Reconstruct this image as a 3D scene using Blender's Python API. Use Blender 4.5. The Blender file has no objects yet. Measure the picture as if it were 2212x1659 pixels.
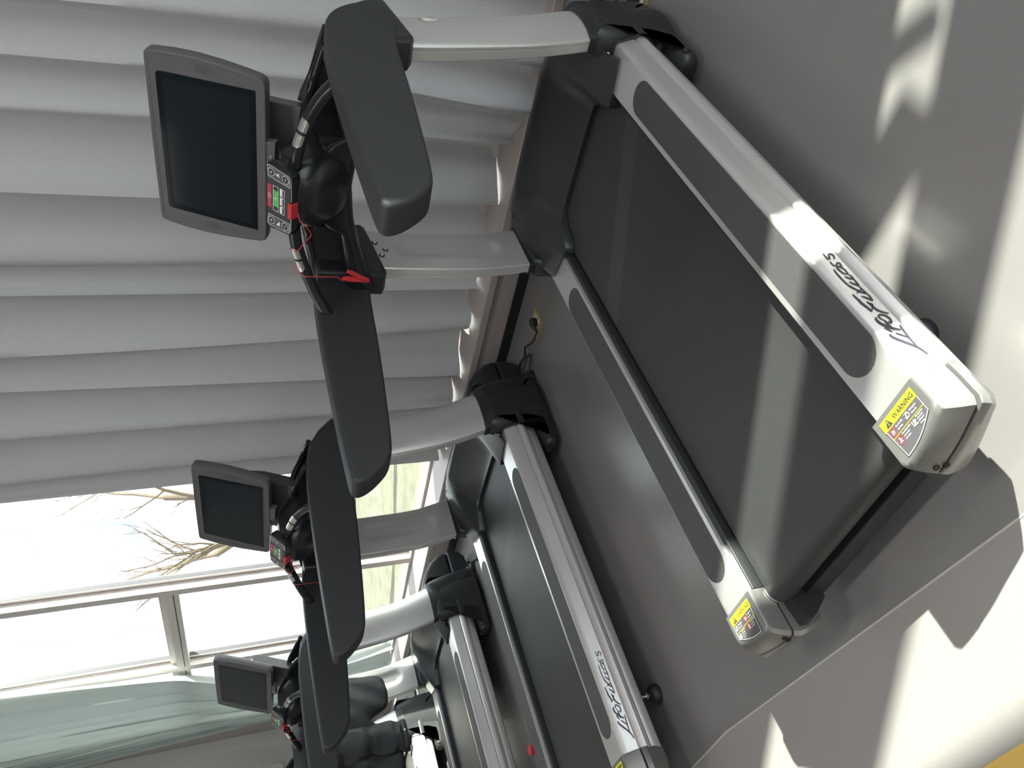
import bpy, bmesh, math, random
from mathutils import Vector, Matrix
random.seed(7)
scene = bpy.context.scene
COL = scene.collection

# ------------------------------------------------------------------ camera
F_PX = 1684.7229
RGT = Vector((0.71096163, 0.70091726, -0.05699614))
DWN = Vector((0.20354746, -0.28268773, -0.93736657))
FWD = Vector((-0.67312851, 0.65483024, -0.34365005))
cam = bpy.data.cameras.new('camera')
cam.sensor_fit = 'HORIZONTAL'
cam.sensor_width = 36.0
cam.lens = 36.0 * F_PX / 2212.0
cam.clip_start = 0.05
cam.clip_end = 300
cam_o = bpy.data.objects.new('camera', cam)
COL.objects.link(cam_o)
# the phone was held sideways: picture right is down, picture top is right
M3 = Matrix((DWN, RGT, -FWD)).transposed()
cam_o.matrix_world = Matrix.Translation(Vector((1.13126, -0.66952, 1.31368))) @ M3.to_4x4()
scene.camera = cam_o

# ------------------------------------------------------------------ world, sun, exposure
vs = scene.view_settings
scene.display_settings.display_device = 'sRGB'
vs.view_transform = 'Standard'
vs.look = 'None'
vs.exposure = 0.0
vs.gamma = 1.0
vs.use_curve_mapping = False
try:
    scene.cycles.use_denoising = True
    scene.cycles.sample_clamp_indirect = 8.0
    scene.cycles.max_bounces = 10
    scene.cycles.transparent_max_bounces = 16
except Exception:
    pass
world = bpy.data.worlds.new('sky')
scene.world = world
world.use_nodes = True
wn = world.node_tree
wn.nodes['Background'].inputs['Color'].default_value = (0.86, 0.93, 1.0, 1)
wn.nodes['Background'].inputs['Strength'].default_value = 4.0

SUN_DIR = Vector((-1.52, -0.80, -1.0))
sun = bpy.data.lights.new('sun', 'SUN')
sun.energy = 26.0
sun.angle = 0.0093
sun.color = (1.0, 0.985, 0.865)
sun_o = bpy.data.objects.new('sun', sun)
sun_o.rotation_euler = SUN_DIR.to_track_quat('-Z', 'Y').to_euler()
sun_o.location = (9, 8, 9)
COL.objects.link(sun_o)


def overhead_fill(x, y, w, h, energy):  # unseen area light added under the ceiling to lift the room brightness
    l = bpy.data.lights.new('overhead_fill', 'AREA')
    l.shape = 'RECTANGLE'
    l.size = w
    l.size_y = h
    l.energy = energy
    l.color = (1.0, 0.97, 0.93)
    o = bpy.data.objects.new('overhead_fill', l)
    o.location = (x, y, 3.57)
    COL.objects.link(o)


for lx, ly, le in ((.9, -.2, 28), (-2.0, -.2, 16), (3.8, -.2, 16), (.9, -3.0, 12), (-2.0, -3.0, 6), (3.8, -3.0, 14)):
    overhead_fill(lx, ly, 1.2, 0.3, le)


def portal(x0, x1, y, z0, z1, rot):
    l = bpy.data.lights.new('window_portal', 'AREA')
    l.shape = 'RECTANGLE'
    l.size = x1 - x0
    l.size_y = z1 - z0
    l.cycles.is_portal = True
    o = bpy.data.objects.new('window_portal', l)
    if rot == 0:
        o.location = ((x0 + x1) / 2, y, (z0 + z1) / 2)
        o.rotation_euler = (math.radians(-90), 0, 0)
    else:
        o.location = (y, (x0 + x1) / 2, (z0 + z1) / 2)
        o.rotation_euler = (math.radians(90), 0, math.radians(90))
    COL.objects.link(o)


portal(-5.3, -2.0, 2.24, 0.2, 3.34, 0)
portal(3.3, 6.2, 2.24, 0.2, 3.34, 0)
portal(-6.6, 1.6, 6.55, 0.2, 3.3, 1)


# ------------------------------------------------------------------ materials
def mat(name, col, rough=0.5, metal=0.0, bump=None, vary=None, spec=0.5, coat=0.0):
    m = bpy.data.materials.new(name)
    m.use_nodes = True
    nt = m.node_tree
    b = nt.nodes['Principled BSDF']
    b.inputs['Base Color'].default_value = (*col, 1)
    b.inputs['Roughness'].default_value = rough
    b.inputs['Metallic'].default_value = metal
    b.inputs['Specular IOR Level'].default_value = spec
    b.inputs['Coat Weight'].default_value = coat
    tc = nt.nodes.new('ShaderNodeTexCoord')
    if bump:
        n = nt.nodes.new('ShaderNodeTexNoise')
        n.inputs['Scale'].default_value = bump[0]
        n.inputs['Detail'].default_value = 3
        bp = nt.nodes.new('ShaderNodeBump')
        bp.inputs['Strength'].default_value = bump[1]
        bp.inputs['Distance'].default_value = bump[2] if len(bump) > 2 else 0.001
        nt.links.new(tc.outputs['Object'], n.inputs['Vector'])
        nt.links.new(n.outputs['Fac'], bp.inputs['Height'])
        nt.links.new(bp.outputs['Normal'], b.inputs['Normal'])
    if vary:
        n2 = nt.nodes.new('ShaderNodeTexNoise')
        n2.inputs['Scale'].default_value = vary[0]
        n2.inputs['Detail'].default_value = 4
        cr = nt.nodes.new('ShaderNodeMix')
        cr.data_type = 'RGBA'
        cr.inputs[6].default_value = (*[c * (1 - vary[1]) for c in col], 1)
        cr.inputs[7].default_value = (*[min(1, c * (1 + vary[1])) for c in col], 1)
        nt.links.new(tc.outputs['Object'], n2.inputs['Vector'])
        nt.links.new(n2.outputs['Fac'], cr.inputs[0])
        nt.links.new(cr.outputs[2], b.inputs['Base Color'])
    return m


M = {}
M['silver'] = mat('brushed silver paint', (0.70, 0.67, 0.665), 0.33, 0.72, (900, 0.05, 0.0004))
M['upsilver'] = mat('silver anodised upright', (0.60, 0.585, 0.575), 0.36, 0.5, (900, 0.05, 0.0004))
M['cap'] = mat('grey metallic plastic', (0.25, 0.243, 0.235), 0.36, 0.6, (700, 0.08, 0.0005))
M['black'] = mat('black moulded plastic', (0.020, 0.021, 0.023), 0.42, 0, (1500, 0.12, 0.0004))
M['gloss'] = mat('satin black plastic', (0.014, 0.0145, 0.016), 0.24, 0)
M['arm'] = mat('soft black rubber', (0.023, 0.024, 0.028), 0.6, 0, (1800, 0.2, 0.0004))
M['hood'] = mat('charcoal plastic', (0.026, 0.028, 0.029), 0.36, 0, (1200, 0.1, 0.0004))
M['bezel'] = mat('grey plastic bezel', (0.088, 0.082, 0.087), 0.5, 0, (1500, 0.15, 0.0004))
M['glass'] = mat('black screen glass', (0.006, 0.009, 0.013), 0.07, 0, spec=0.22)
M['grip'] = mat('grit grip tape', (0.062, 0.062, 0.063), 0.6, 0, (650, 0.7, 0.0012), (500, 0.35))
M['chrome'] = mat('steel', (0.85, 0.82, 0.79), 0.22, 1.0)
M['bolt'] = mat('bolt steel', (0.72, 0.72, 0.72), 0.32, 1.0)
M['dark'] = mat('dark void', (0.006, 0.006, 0.007), 0.8)
M['red'] = mat('red plastic', (0.55, 0.035, 0.045), 0.38)
M['redcap'] = mat('ribbed red cap', (0.50, 0.02, 0.035), 0.4)
M['rubber'] = mat('black rubber', (0.016, 0.018, 0.021), 0.5)
M['yellow'] = mat('warning yellow', (0.83, 0.78, 0.02), 0.45)
M['ink'] = mat('dark ink', (0.035, 0.032, 0.04), 0.5)
M['logoink'] = mat('indigo black ink', (0.030, 0.026, 0.045), 0.4)
M['panel'] = mat('label grey', (0.085, 0.078, 0.085), 0.5)
M['white'] = mat('print white', (0.80, 0.79, 0.80), 0.5)
M['redink'] = mat('red ink', (0.55, 0.05, 0.06), 0.5)
M['keyface'] = mat('keypad grey', (0.045, 0.044, 0.048), 0.45)
M['keybox'] = mat('keypad light grey', (0.10, 0.096, 0.10), 0.45)
M['green'] = mat('green key', (0.10, 0.50, 0.12), 0.45)
M['keyred'] = mat('red key', (0.46, 0.05, 0.085), 0.45)
M['brass'] = mat('brushed brass', (0.74, 0.58, 0.27), 0.36, 0.75, (300, 0.1))
M['socket'] = mat('ivory socket', (0.72, 0.66, 0.66), 0.4)
M['wallpaint'] = mat('light grey wall paint', (0.44, 0.43, 0.42), 0.8, 0, (80, 0.05), (1.2, 0.04))
M['inner'] = mat('room grey paint', (0.40, 0.39, 0.39), 0.9)
M['ceil'] = mat('ceiling paint', (0.42, 0.42, 0.43), 0.9)
M['alu'] = mat('warm white window frame', (0.62, 0.555, 0.53), 0.42, 0, (60, 0.04))
M['sill'] = mat('pinkish sill paint', (0.40, 0.345, 0.325), 0.45, 0, (60, 0.04))
M['base'] = mat('black baseboard', (0.016, 0.017, 0.019), 0.4)
M['stripe'] = mat('yellow floor stripe', (0.66, 0.42, 0.09), 0.5, 0, (400, 0.1))
M['wood'] = mat('bark', (0.11, 0.08, 0.055), 0.9, 0, (40, 0.5), (6, 0.4))
M['lawn'] = mat('dry grass', (0.125, 0.12, 0.08), 0.95, 0, (9, 0.5, 0.02), (5, 0.5))
M['snow'] = mat('pale ground', (0.86, 0.85, 0.80), 0.9, 0, (3, 0.2), (0.8, 0.12))
M['facade'] = mat('white facade', (0.86, 0.87, 0.88), 0.8)
M['bluewin'] = mat('facade window', (0.36, 0.41, 0.46), 0.5)
M['bluesign'] = mat('blue sign', (0.16, 0.42, 0.75), 0.5)
M['jacket'] = mat('black nylon', (0.010, 0.011, 0.014), 0.6, 0, (35, 0.35, 0.006))
M['jacketcuff'] = mat('black cuff', (0.022, 0.019, 0.022), 0.6)
M['beige'] = mat('beige bottle', (0.52, 0.42, 0.33), 0.35)


def belt_mat():
    m = mat('running belt', (0.033, 0.0335, 0.034), 0.5)
    nt = m.node_tree
    b = nt.nodes['Principled BSDF']
    tc = nt.nodes.new('ShaderNodeTexCoord')
    w = nt.nodes.new('ShaderNodeTexWave')
    w.wave_type = 'BANDS'
    w.bands_direction = 'Y'
    w.inputs['Scale'].default_value = 130
    w.inputs['Distortion'].default_value = 0.4
    bp = nt.nodes.new('ShaderNodeBump')
    bp.inputs['Strength'].default_value = 0.22
    bp.inputs['Distance'].default_value = 0.0006
    nt.links.new(tc.outputs['Object'], w.inputs['Vector'])
    nt.links.new(w.outputs['Color'], bp.inputs['Height'])
    nt.links.new(bp.outputs['Normal'], b.inputs['Normal'])
    # worn splice band across the belt: 1.02 + .47 x < y < 1.11 + .47 x
    sx = nt.nodes.new('ShaderNodeSeparateXYZ')
    nt.links.new(tc.outputs['Object'], sx.inputs[0])
    mu = nt.nodes.new('ShaderNodeMath'); mu.operation = 'MULTIPLY_ADD'
    mu.inputs[1].default_value = -0.47
    nt.links.new(sx.outputs['X'], mu.inputs[0])
    nt.links.new(sx.outputs['Y'], mu.inputs[2])
    cp = nt.nodes.new('ShaderNodeMath'); cp.operation = 'COMPARE'
    cp.inputs[1].default_value = 1.062
    cp.inputs[2].default_value = 0.044
    nt.links.new(mu.outputs[0], cp.inputs[0])
    n = nt.nodes.new('ShaderNodeTexNoise')
    n.inputs['Scale'].default_value = 5
    n.inputs['Detail'].default_value = 6
    nt.links.new(tc.outputs['Object'], n.inputs['Vector'])
    mx = nt.nodes.new('ShaderNodeMix'); mx.data_type = 'RGBA'
    mx.inputs[6].default_value = (0.028, 0.0285, 0.029, 1)
    mx.inputs[7].default_value = (0.040, 0.0405, 0.041, 1)
    nt.links.new(n.outputs['Fac'], mx.inputs[0])
    m2 = nt.nodes.new('ShaderNodeMix'); m2.data_type = 'RGBA'
    m2.inputs[7].default_value = (0.047, 0.048, 0.047, 1)
    nt.links.new(cp.outputs[0], m2.inputs[0])
    nt.links.new(mx.outputs[2], m2.inputs[6])
    nt.links.new(m2.outputs[2], b.inputs['Base Color'])
    return m


M['belt'] = belt_mat()


def floor_mat(name, c1, c2, rough):
    m = mat(name, c1, rough, 0)
    nt = m.node_tree
    b = nt.nodes['Principled BSDF']
    tc = nt.nodes.new('ShaderNodeTexCoord')
    n = nt.nodes.new('ShaderNodeTexNoise')
    n.inputs['Scale'].default_value = 2.2
    n.inputs['Detail'].default_value = 8
    n.inputs['Roughness'].default_value = 0.6
    mx = nt.nodes.new('ShaderNodeMix'); mx.data_type = 'RGBA'
    mx.inputs[6].default_value = (*c1, 1)
    mx.inputs[7].default_value = (*c2, 1)
    nt.links.new(tc.outputs['Object'], n.inputs['Vector'])
    nt.links.new(n.outputs['Fac'], mx.inputs[0])
    nt.links.new(mx.outputs[2], b.inputs['Base Color'])
    n2 = nt.nodes.new('ShaderNodeTexNoise')
    n2.inputs['Scale'].default_value = 230
    n2.inputs['Detail'].default_value = 2
    bp = nt.nodes.new('ShaderNodeBump')
    bp.inputs['Strength'].default_value = 0.25
    bp.inputs['Distance'].default_value = 0.0008
    nt.links.new(tc.outputs['Object'], n2.inputs['Vector'])
    nt.links.new(n2.outputs['Fac'], bp.inputs['Height'])
    nt.links.new(bp.outputs['Normal'], b.inputs['Normal'])
    return m


M['floor_dark'] = floor_mat('dark grey vinyl floor', (0.190, 0.180, 0.178), (0.218, 0.207, 0.205), 0.27)
M['floor_light'] = floor_mat('light grey vinyl floor', (0.285, 0.266, 0.256), (0.315, 0.295, 0.285), 0.34)
M['joint'] = mat('floor joint', (0.48, 0.46, 0.43), 0.5)


def curtain_mat(name, col, trans):
    m = bpy.data.materials.new(name)
    m.use_nodes = True
    nt = m.node_tree
    b = nt.nodes['Principled BSDF']
    b.inputs['Roughness'].default_value = 0.85
    b.inputs['Specular IOR Level'].default_value = 0.2
    b.inputs['Sheen Weight'].default_value = 0.1
    tc = nt.nodes.new('ShaderNodeTexCoord')
    mp = nt.nodes.new('ShaderNodeMapping')
    mp.inputs['Scale'].default_value = (1, 1, 0.35)
    n = nt.nodes.new('ShaderNodeTexNoise')
    n.inputs['Scale'].default_value = 160
    n.inputs['Detail'].default_value = 3
    mx = nt.nodes.new('ShaderNodeMix'); mx.data_type = 'RGBA'
    mx.inputs[6].default_value = (*[c * .92 for c in col], 1)
    mx.inputs[7].default_value = (*[c * 1.08 for c in col], 1)
    nt.links.new(tc.outputs['Object'], mp.inputs['Vector'])
    nt.links.new(mp.outputs[0], n.inputs['Vector'])
    nt.links.new(n.outputs['Fac'], mx.inputs[0])
    nt.links.new(mx.outputs[2], b.inputs['Base Color'])
    n2 = nt.nodes.new('ShaderNodeTexNoise')
    n2.inputs['Scale'].default_value = 9
    n2.inputs['Detail'].default_value = 3
    bp = nt.nodes.new('ShaderNodeBump')
    bp.inputs['Strength'].default_value = 0.12
    bp.inputs['Distance'].default_value = 0.01
    nt.links.new(tc.outputs['Object'], n2.inputs['Vector'])
    nt.links.new(n2.outputs['Fac'], bp.inputs['Height'])
    nt.links.new(bp.outputs['Normal'], b.inputs['Normal'])
    if trans > 0:
        t = nt.nodes.new('ShaderNodeBsdfTranslucent')
        t.inputs['Color'].default_value = (*[min(1, c * 1.6) for c in col], 1)
        ms = nt.nodes.new('ShaderNodeMixShader')
        ms.inputs[0].default_value = trans
        nt.links.new(b.outputs[0], ms.inputs[1])
        nt.links.new(t.outputs[0], ms.inputs[2])
        nt.links.new(ms.outputs[0], nt.nodes['Material Output'].inputs['Surface'])
    return m


M['curtain'] = curtain_mat('grey blackout curtain', (0.44, 0.435, 0.45), 0.006)
M['curtain_thin'] = curtain_mat('grey green curtain', (0.40, 0.44, 0.43), 0.12)


def glass_mat():
    m = bpy.data.materials.new('window glass')
    m.use_nodes = True
    nt = m.node_tree
    nt.nodes.remove(nt.nodes['Principled BSDF'])
    t = nt.nodes.new('ShaderNodeBsdfTransparent')
    t.inputs['Color'].default_value = (0.93, 0.96, 0.95, 1)
    g = nt.nodes.new('ShaderNodeBsdfGlossy')
    g.inputs['Roughness'].default_value = 0.02
    ms = nt.nodes.new('ShaderNodeMixShader')
    ms.inputs[0].default_value = 0.05
    nt.links.new(t.outputs[0], ms.inputs[1])
    nt.links.new(g.outputs[0], ms.inputs[2])
    nt.links.new(ms.outputs[0], nt.nodes['Material Output'].inputs['Surface'])
    return m


M['pane'] = glass_mat()


def sticker_mat():
    m = mat('sticker print', (0.7, 0.7, 0.68), 0.3)
    nt = m.node_tree
    b = nt.nodes['Principled BSDF']
    tc = nt.nodes.new('ShaderNodeTexCoord')
    mp = nt.nodes.new('ShaderNodeMapping')
    mp.inputs['Scale'].default_value = (1, 3.2, 1.0)
    n = nt.nodes.new('ShaderNodeTexNoise')
    n.inputs['Scale'].default_value = 26
    n.inputs['Detail'].default_value = 1
    cr = nt.nodes.new('ShaderNodeValToRGB')
    e = cr.color_ramp
    e.interpolation = 'CONSTANT'
    e.elements[0].color = (0.05, 0.035, 0.03, 1)
    e.elements[1].position = 0.40
    e.elements[1].color = (0.40, 0.22, 0.14, 1)
    for p, c in ((0.46, (0.85, 0.84, 0.80, 1)), (0.56, (0.55, 0.60, 0.62, 1)), (0.60, (0.86, 0.86, 0.84, 1)), (0.68, (0.45, 0.26, 0.18, 1))):
        x = e.elements.new(p)
        x.color = c
    nt.links.new(tc.outputs['Object'], mp.inputs['Vector'])
    nt.links.new(mp.outputs[0], n.inputs['Vector'])
    nt.links.new(n.outputs['Fac'], cr.inputs[0])
    nt.links.new(cr.outputs[0], b.inputs['Base Color'])
    return m


M['sticker'] = sticker_mat()


# ------------------------------------------------------------------ mesh helpers
class G:
    """collects shapes, builds them as one mesh object"""

    def __init__(self):
        self.v, self.f, self.mi = [], [], []
        self.k = 0

    def add(self, verts, faces):
        o = len(self.v)
        self.v += [Vector(p) for p in verts]
        for fc in faces:
            self.f.append([i + o for i in fc])
            self.mi.append(self.k)

    def box(self, x0, x1, y0, y1, z0, z1):
        p = [(x, y, z) for z in (z0, z1) for y in (y0, y1) for x in (x0, x1)]
        self.add(p, [(0, 2, 3, 1), (4, 5, 7, 6), (0, 1, 5, 4), (2, 6, 7, 3), (0, 4, 6, 2), (1, 3, 7, 5)])

    def loft(self, rings, caps=True, closed=True):
        n = len(rings[0])
        vs_, fs = [], []
        for r in rings:
            vs_ += list(r)
        for i in range(len(rings) - 1):
            for j in range(n if closed else n - 1):
                a, b = i * n + j, i * n + (j + 1) % n
                fs.append((a, b, b + n, a + n))
        if caps:
            fs.append(tuple(range(n))[::-1])
            fs.append(tuple(range((len(rings) - 1) * n, len(rings) * n)))
        self.add(vs_, fs)

    def tube(self, path, r, seg=10, caps=True):
        P = [Vector(p) for p in path]
        rr = r if isinstance(r, (list, tuple)) else [r] * len(P)
        rings = []
        t0 = (P[1] - P[0]).normalized()
        up = Vector((0, 0, 1)) if abs(t0.z) < 0.9 else Vector((0, 1, 0))
        nrm = (up - t0 * up.dot(t0)).normalized()
        for i, p in enumerate(P):
            t = (P[min(i + 1, len(P) - 1)] - P[max(i - 1, 0)])
            if t.length < 1e-9:
                t = t0
            t.normalize()
            nrm = (nrm - t * nrm.dot(t))
            if nrm.length < 1e-6:
                nrm = t.orthogonal()
            nrm.normalize()
            b = t.cross(nrm)
            rings.append([p + (nrm * math.cos(a) + b * math.sin(a)) * rr[i] for a in [2 * math.pi * k / seg for k in range(seg)]])
        self.loft(rings, caps)

    def lathe(self, prof, c=(0, 0, 0), axis=(0, 0, 1), seg=24):
        ax = Vector(axis).normalized()
        u = ax.orthogonal().normalized()
        w = ax.cross(u)
        c = Vector(c)
        rings = []
        for r, h in prof:
            rings.append([c + ax * h + (u * math.cos(a) + w * math.sin(a)) * max(r, 1e-5) for a in [2 * math.pi * k / seg for k in range(seg)]])
        self.loft(rings, True)

    def pillow(self, poly, fn, w0, w1, r, nr=4):
        """2D polygon swept from w0 to w1 with rounded rims; fn(u, v, w) gives the point"""
        ws = []
        for i in range(nr + 1):
            a = math.pi / 2 * i / nr
            ws.append((w0 + r * (1 - math.sin(a)) if False else w0 + r * (1 - math.cos(a)), r * (1 - math.sin(a))))
        end = [(w1 - (w - w0), d) for w, d in ws][::-1]
        rings = []
        for w, d in ws + end:
            q = offset(poly, d)
            rings.append([fn(u, v, w) for u, v in q])
        self.loft(rings, True)

    def mirror(self):
        self.v = [Vector((-p.x, p.y, p.z)) for p in self.v]
        self.f = [fc[::-1] for fc in self.f]
        return self

    def build(self, name, mats, parent=None, smooth=True, angle=38, bevel=None, sub=0, recalc=True):
        me = bpy.data.meshes.new(name)
        me.from_pydata([tuple(p) for p in self.v], [], self.f)
        if not isinstance(mats, (list, tuple)):
            mats = [mats]
        for m in mats:
            me.materials.append(M[m] if isinstance(m, str) else m)
        for p, k in zip(me.polygons, self.mi):
            p.material_index = min(k, len(mats) - 1)
        bm = bmesh.new()
        bm.from_mesh(me)
        if recalc:
            bmesh.ops.recalc_face_normals(bm, faces=bm.faces)
        bm.to_mesh(me)
        bm.free()
        if smooth:
            for p in me.polygons:
                p.use_smooth = len(p.vertices) < 5
            me.set_sharp_from_angle(angle=math.radians(angle))
            for p in me.polygons:
                if len(p.vertices) > 4: p.use_smooth = False
        bm = bmesh.new()
        bm.from_mesh(me)
        ng = [f for f in bm.faces if len(f.verts) > 4]
        if ng:
            bmesh.ops.triangulate(bm, faces=ng, ngon_method='BEAUTY')
        bm.to_mesh(me)
        bm.free()
        me.update()
        o = bpy.data.objects.new(name, me)
        COL.objects.link(o)
        if parent:
            o.parent = parent
        if bevel:
            b = o.modifiers.new('bevel', 'BEVEL')
            b.width = bevel
            b.segments = 3
            b.limit_method = 'ANGLE'
            b.angle_limit = math.radians(40)
        if sub:
            s = o.modifiers.new('sub', 'SUBSURF')
            s.levels = sub
            s.render_levels = sub
        return o


def offset(poly, d):
    if abs(d) < 1e-7:
        return list(poly)
    n = len(poly)
    A = sum(poly[i][0] * poly[(i + 1) % n][1] - poly[(i + 1) % n][0] * poly[i][1] for i in range(n))
    sg = 1 if A > 0 else -1
    out = []
    for i in range(n):
        a, b, c = Vector(poly[i - 1]), Vector(poly[i]), Vector(poly[(i + 1) % n])
        e1 = (b - a); e2 = (c - b)
        if e1.length < 1e-9: e1 = e2
        if e2.length < 1e-9: e2 = e1
        e1 = e1.normalized(); e2 = e2.normalized()
        n1 = Vector((-e1.y, e1.x)) * sg
        n2 = Vector((-e2.y, e2.x)) * sg
        m = n1 + n2
        if m.length < 1e-6: m = n1
        m.normalize()
        k = 1 / max(0.5, m.dot(n1))
        out.append(tuple(b + m * d * k))
    return out


def chaikin(poly, it=2, closed=True):
    for _ in range(it):
        q = []
        n = len(poly)
        rng = range(n) if closed else range(n - 1)
        if not closed: q.append(poly[0])
        for i in rng:
            a, b = poly[i], poly[(i + 1) % n]
            q.append(tuple(x * .75 + y * .25 for x, y in zip(a, b)))
            q.append(tuple(x * .25 + y * .75 for x, y in zip(a, b)))
        if not closed: q.append(poly[-1])
        poly = q
    return poly


def spline(P, n=8, closed=False):
    """Catmull-Rom through points"""
    P = [Vector(p) for p in P]
    out = []
    N = len(P)
    segs = N if closed else N - 1
    for i in range(segs):
        p0 = P[(i - 1) % N] if closed or i > 0 else P[0] * 2 - P[1]
        p1, p2 = P[i], P[(i + 1) % N]
        p3 = P[(i + 2) % N] if closed or i + 2 < N else P[-1] * 2 - P[-2]
        for k in range(n):
            t = k / n
            out.append(0.5 * ((2 * p1) + (p2 - p0) * t + (2 * p0 - 5 * p1 + 4 * p2 - p3) * t * t + (3 * p1 - p0 - 3 * p2 + p3) * t ** 3))
    if not closed: out.append(P[-1])
    return out


def rrect(w, h, r, n=5, cx=0, cy=0):
    p = []
    for sx, sy, a0 in ((1, 1, 0), (-1, 1, 90), (-1, -1, 180), (1, -1, 270)):
        for k in range(n + 1):
            a = math.radians(a0 + 90 * k / n)
            p.append((cx + sx * (w / 2 - r) + r * math.cos(a), cy + sy * (h / 2 - r) + r * math.sin(a)))
    return p


def interp(tab, x):
    if x <= tab[0][0]: return tab[0][1]
    for (a, b), (c, d) in zip(tab, tab[1:]):
        if x <= c: return b + (d - b) * (x - a) / (c - a)
    return tab[-1][1]


def sstep(a, b, x):
    t = max(0, min(1, (x - a) / (b - a)))
    return t * t * (3 - 2 * t)


def fit(tab, n=60):
    """smooth table"""
    P = spline([(a, b, 0) for a, b in tab], 10)
    return [(p.x, p.y) for p in P]


def thing(name, label, cat, loc=(0, 0, 0), rz=0, group=None):
    o = bpy.data.objects.new(name, None)
    o.empty_display_size = 0.1
    COL.objects.link(o)
    o.location = loc
    o.rotation_euler = (0, 0, rz)
    tag(o, label, cat, group)
    return o


def tag(o, label, cat, group=None):
    o['label'] = label
    o['category'] = cat
    if group: o['group'] = group
    return o


def struct(o, label=None):
    o['kind'] = 'structure'
    if label: o['label'] = label
    return o


def copy_tree(o, parent=None):
    c = o.copy()
    COL.objects.link(c)
    if parent is not None:
        c.parent = parent
    for ch in list(o.children):
        copy_tree(ch, c)
    return c


def text_geo(s, size, bold=False):
    cu = bpy.data.curves.new('tmp', 'FONT')
    cu.body = s
    cu.size = size
    cu.resolution_u = 2
    if bold: cu.offset = size * 0.018
    ob = bpy.data.objects.new('tmp', cu)
    COL.objects.link(ob)
    me = ob.to_mesh()
    v = [tuple(p.co) for p in me.vertices]
    f = [tuple(p.vertices) for p in me.polygons]
    ob.to_mesh_clear()
    bpy.data.objects.remove(ob)
    bpy.data.curves.remove(cu)
    return v, f
LOGO = [[[0.1012,0.0173],[0.0924,0.0192],[0.0775,0.0286],[0.057,0.0418],[0.0371,0.0474]],[[0.1135,0.0456],[0.0862,0.0425],[0.057,0.0418]],[[0.1001,0.0284],[0.0917,0.0349],[0.0819,0.0421]],[[0.1186,0.0198],[0.1043,0.0255]],[[0.1029,0.0409],[0.1111,0.0317],[0.1189,0.0254],[0.1315,0.0189],[0.1422,0.0184],[0.1455,0.0214]],[[0.1326,0.0295],[0.1212,0.0294],[0.1067,0.0304]],[[0.1294,0.034],[0.1239,0.0361],[0.1304,0.0396],[0.1413,0.0385],[0.1481,0.0322],[0.1486,0.0275],[0.1423,0.0259],[0.1326,0.0295]],[[0.1458,0.0456],[0.1532,0.038],[0.1628,0.0326],[0.1743,0.0308],[0.1872,0.029]],[[0.1618,0.0227],[0.1738,0.0213],[0.1857,0.0188],[0.1982,0.0182],[0.2135,0.0168]],[[0.1825,0.0286],[0.1759,0.0327],[0.1618,0.0227]],[[0.1845,0.0391],[0.1944,0.0345],[0.2035,0.028]],[[0.1845,0.0391],[0.1964,0.0409],[0.2058,0.0409]],[[0.205,0.0404],[0.2117,0.0344],[0.223,0.0288],[0.2358,0.023]],[[0.205,0.0404],[0.2156,0.0395],[0.2278,0.0386]],[[0.2281,0.0397],[0.237,0.0341],[0.2456,0.0291]],[[0.2134,0.0253],[0.2204,0.04]],[[0.2281,0.0397],[0.2391,0.0406],[0.2485,0.0413]],[[0.2484,0.0416],[0.253,0.0354],[0.2622,0.0307]],[[0.2484,0.0416],[0.2568,0.0412],[0.2642,0.0392]],[[0.2652,0.0399],[0.2695,0.0335],[0.2825,0.0309],[0.291,0.0326],[0.2891,0.0367],[0.278,0.0405],[0.2652,0.0399]],[[0.2874,0.0234],[0.2735,0.022],[0.2435,0.0226],[0.2304,0.0265],[0.2189,0.0296]],[[0.2856,0.0402],[0.2974,0.0418],[0.3004,0.0383],[0.2958,0.0338],[0.2967,0.029],[0.309,0.0285]],[[0.3123,0.0406],[0.3237,0.0436],[0.3291,0.0397],[0.3261,0.0357],[0.3178,0.0329],[0.3184,0.0288],[0.3353,0.0291]]]
LOGO_W = [1.3, 1.0, 0.9, 1.1, 1.35, 1.1, 1.0, 1.1, 1.25, 0.9, 1.0, .8, 1.0, .8, .9, .8, .8, .9, .8, .9, .8, .9, .9]


# ------------------------------------------------------------------ treadmill
def rail_section(grow=0.0):
    s = [(.285, .236), (.382, .236), (.391, .2352), (.3965, .2335), (.4005, .2295), (.4055, .216), (.411, .2015), (.4165, .1862),
         (.4135, .1842), (.4135, .1818), (.4185, .1795), (.4245, .172), (.4285, .163), (.4265, .154), (.4150, .147), (.4050, .141), (.4010, .134),
         (.4035, .126), (.4035, .117), (.399, .104), (.388, .096), (.300, .096), (.300, .226), (.285, .226)]
    return offset(s, -grow) if grow else s


def arm_poly():
    p = [(.500, 1.049), (.60, 1.053), (.80, 1.057), (1.0, 1.058), (1.15, 1.056), (1.225, 1.051), (1.29, 1.040), (1.35, 1.014),
         (1.40, .968), (1.428, .918), (1.432, .885), (1.36, .872), (1.27, .872), (1.19, .888), (1.12, .894), (.95, .903), (.75, .918), (.60, .932),
         (.548, .944), (.512, .972), (.484, 1.005), (.474, 1.030), (.480, 1.043)]
    return [(q.x, q.y) for q in spline([(a, b, 0) for a, b in p], 3, True)]


UP_R = fit([(.10, 1.372), (.25, 1.364), (.30, 1.355), (.40, 1.328), (.52, 1.304), (.72, 1.285), (.84, 1.280), (.94, 1.284)])
UP_F = fit([(.10, 1.60), (.25, 1.575), (.32, 1.560), (.5, 1.512), (.68, 1.493), (.79, 1.486), (.94, 1.492)])
UP_X = fit([(.10, .373), (.25, .369), (.3, .365), (.52, .347), (.72, .331), (.84, .3225), (.94, .317)])


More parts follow.
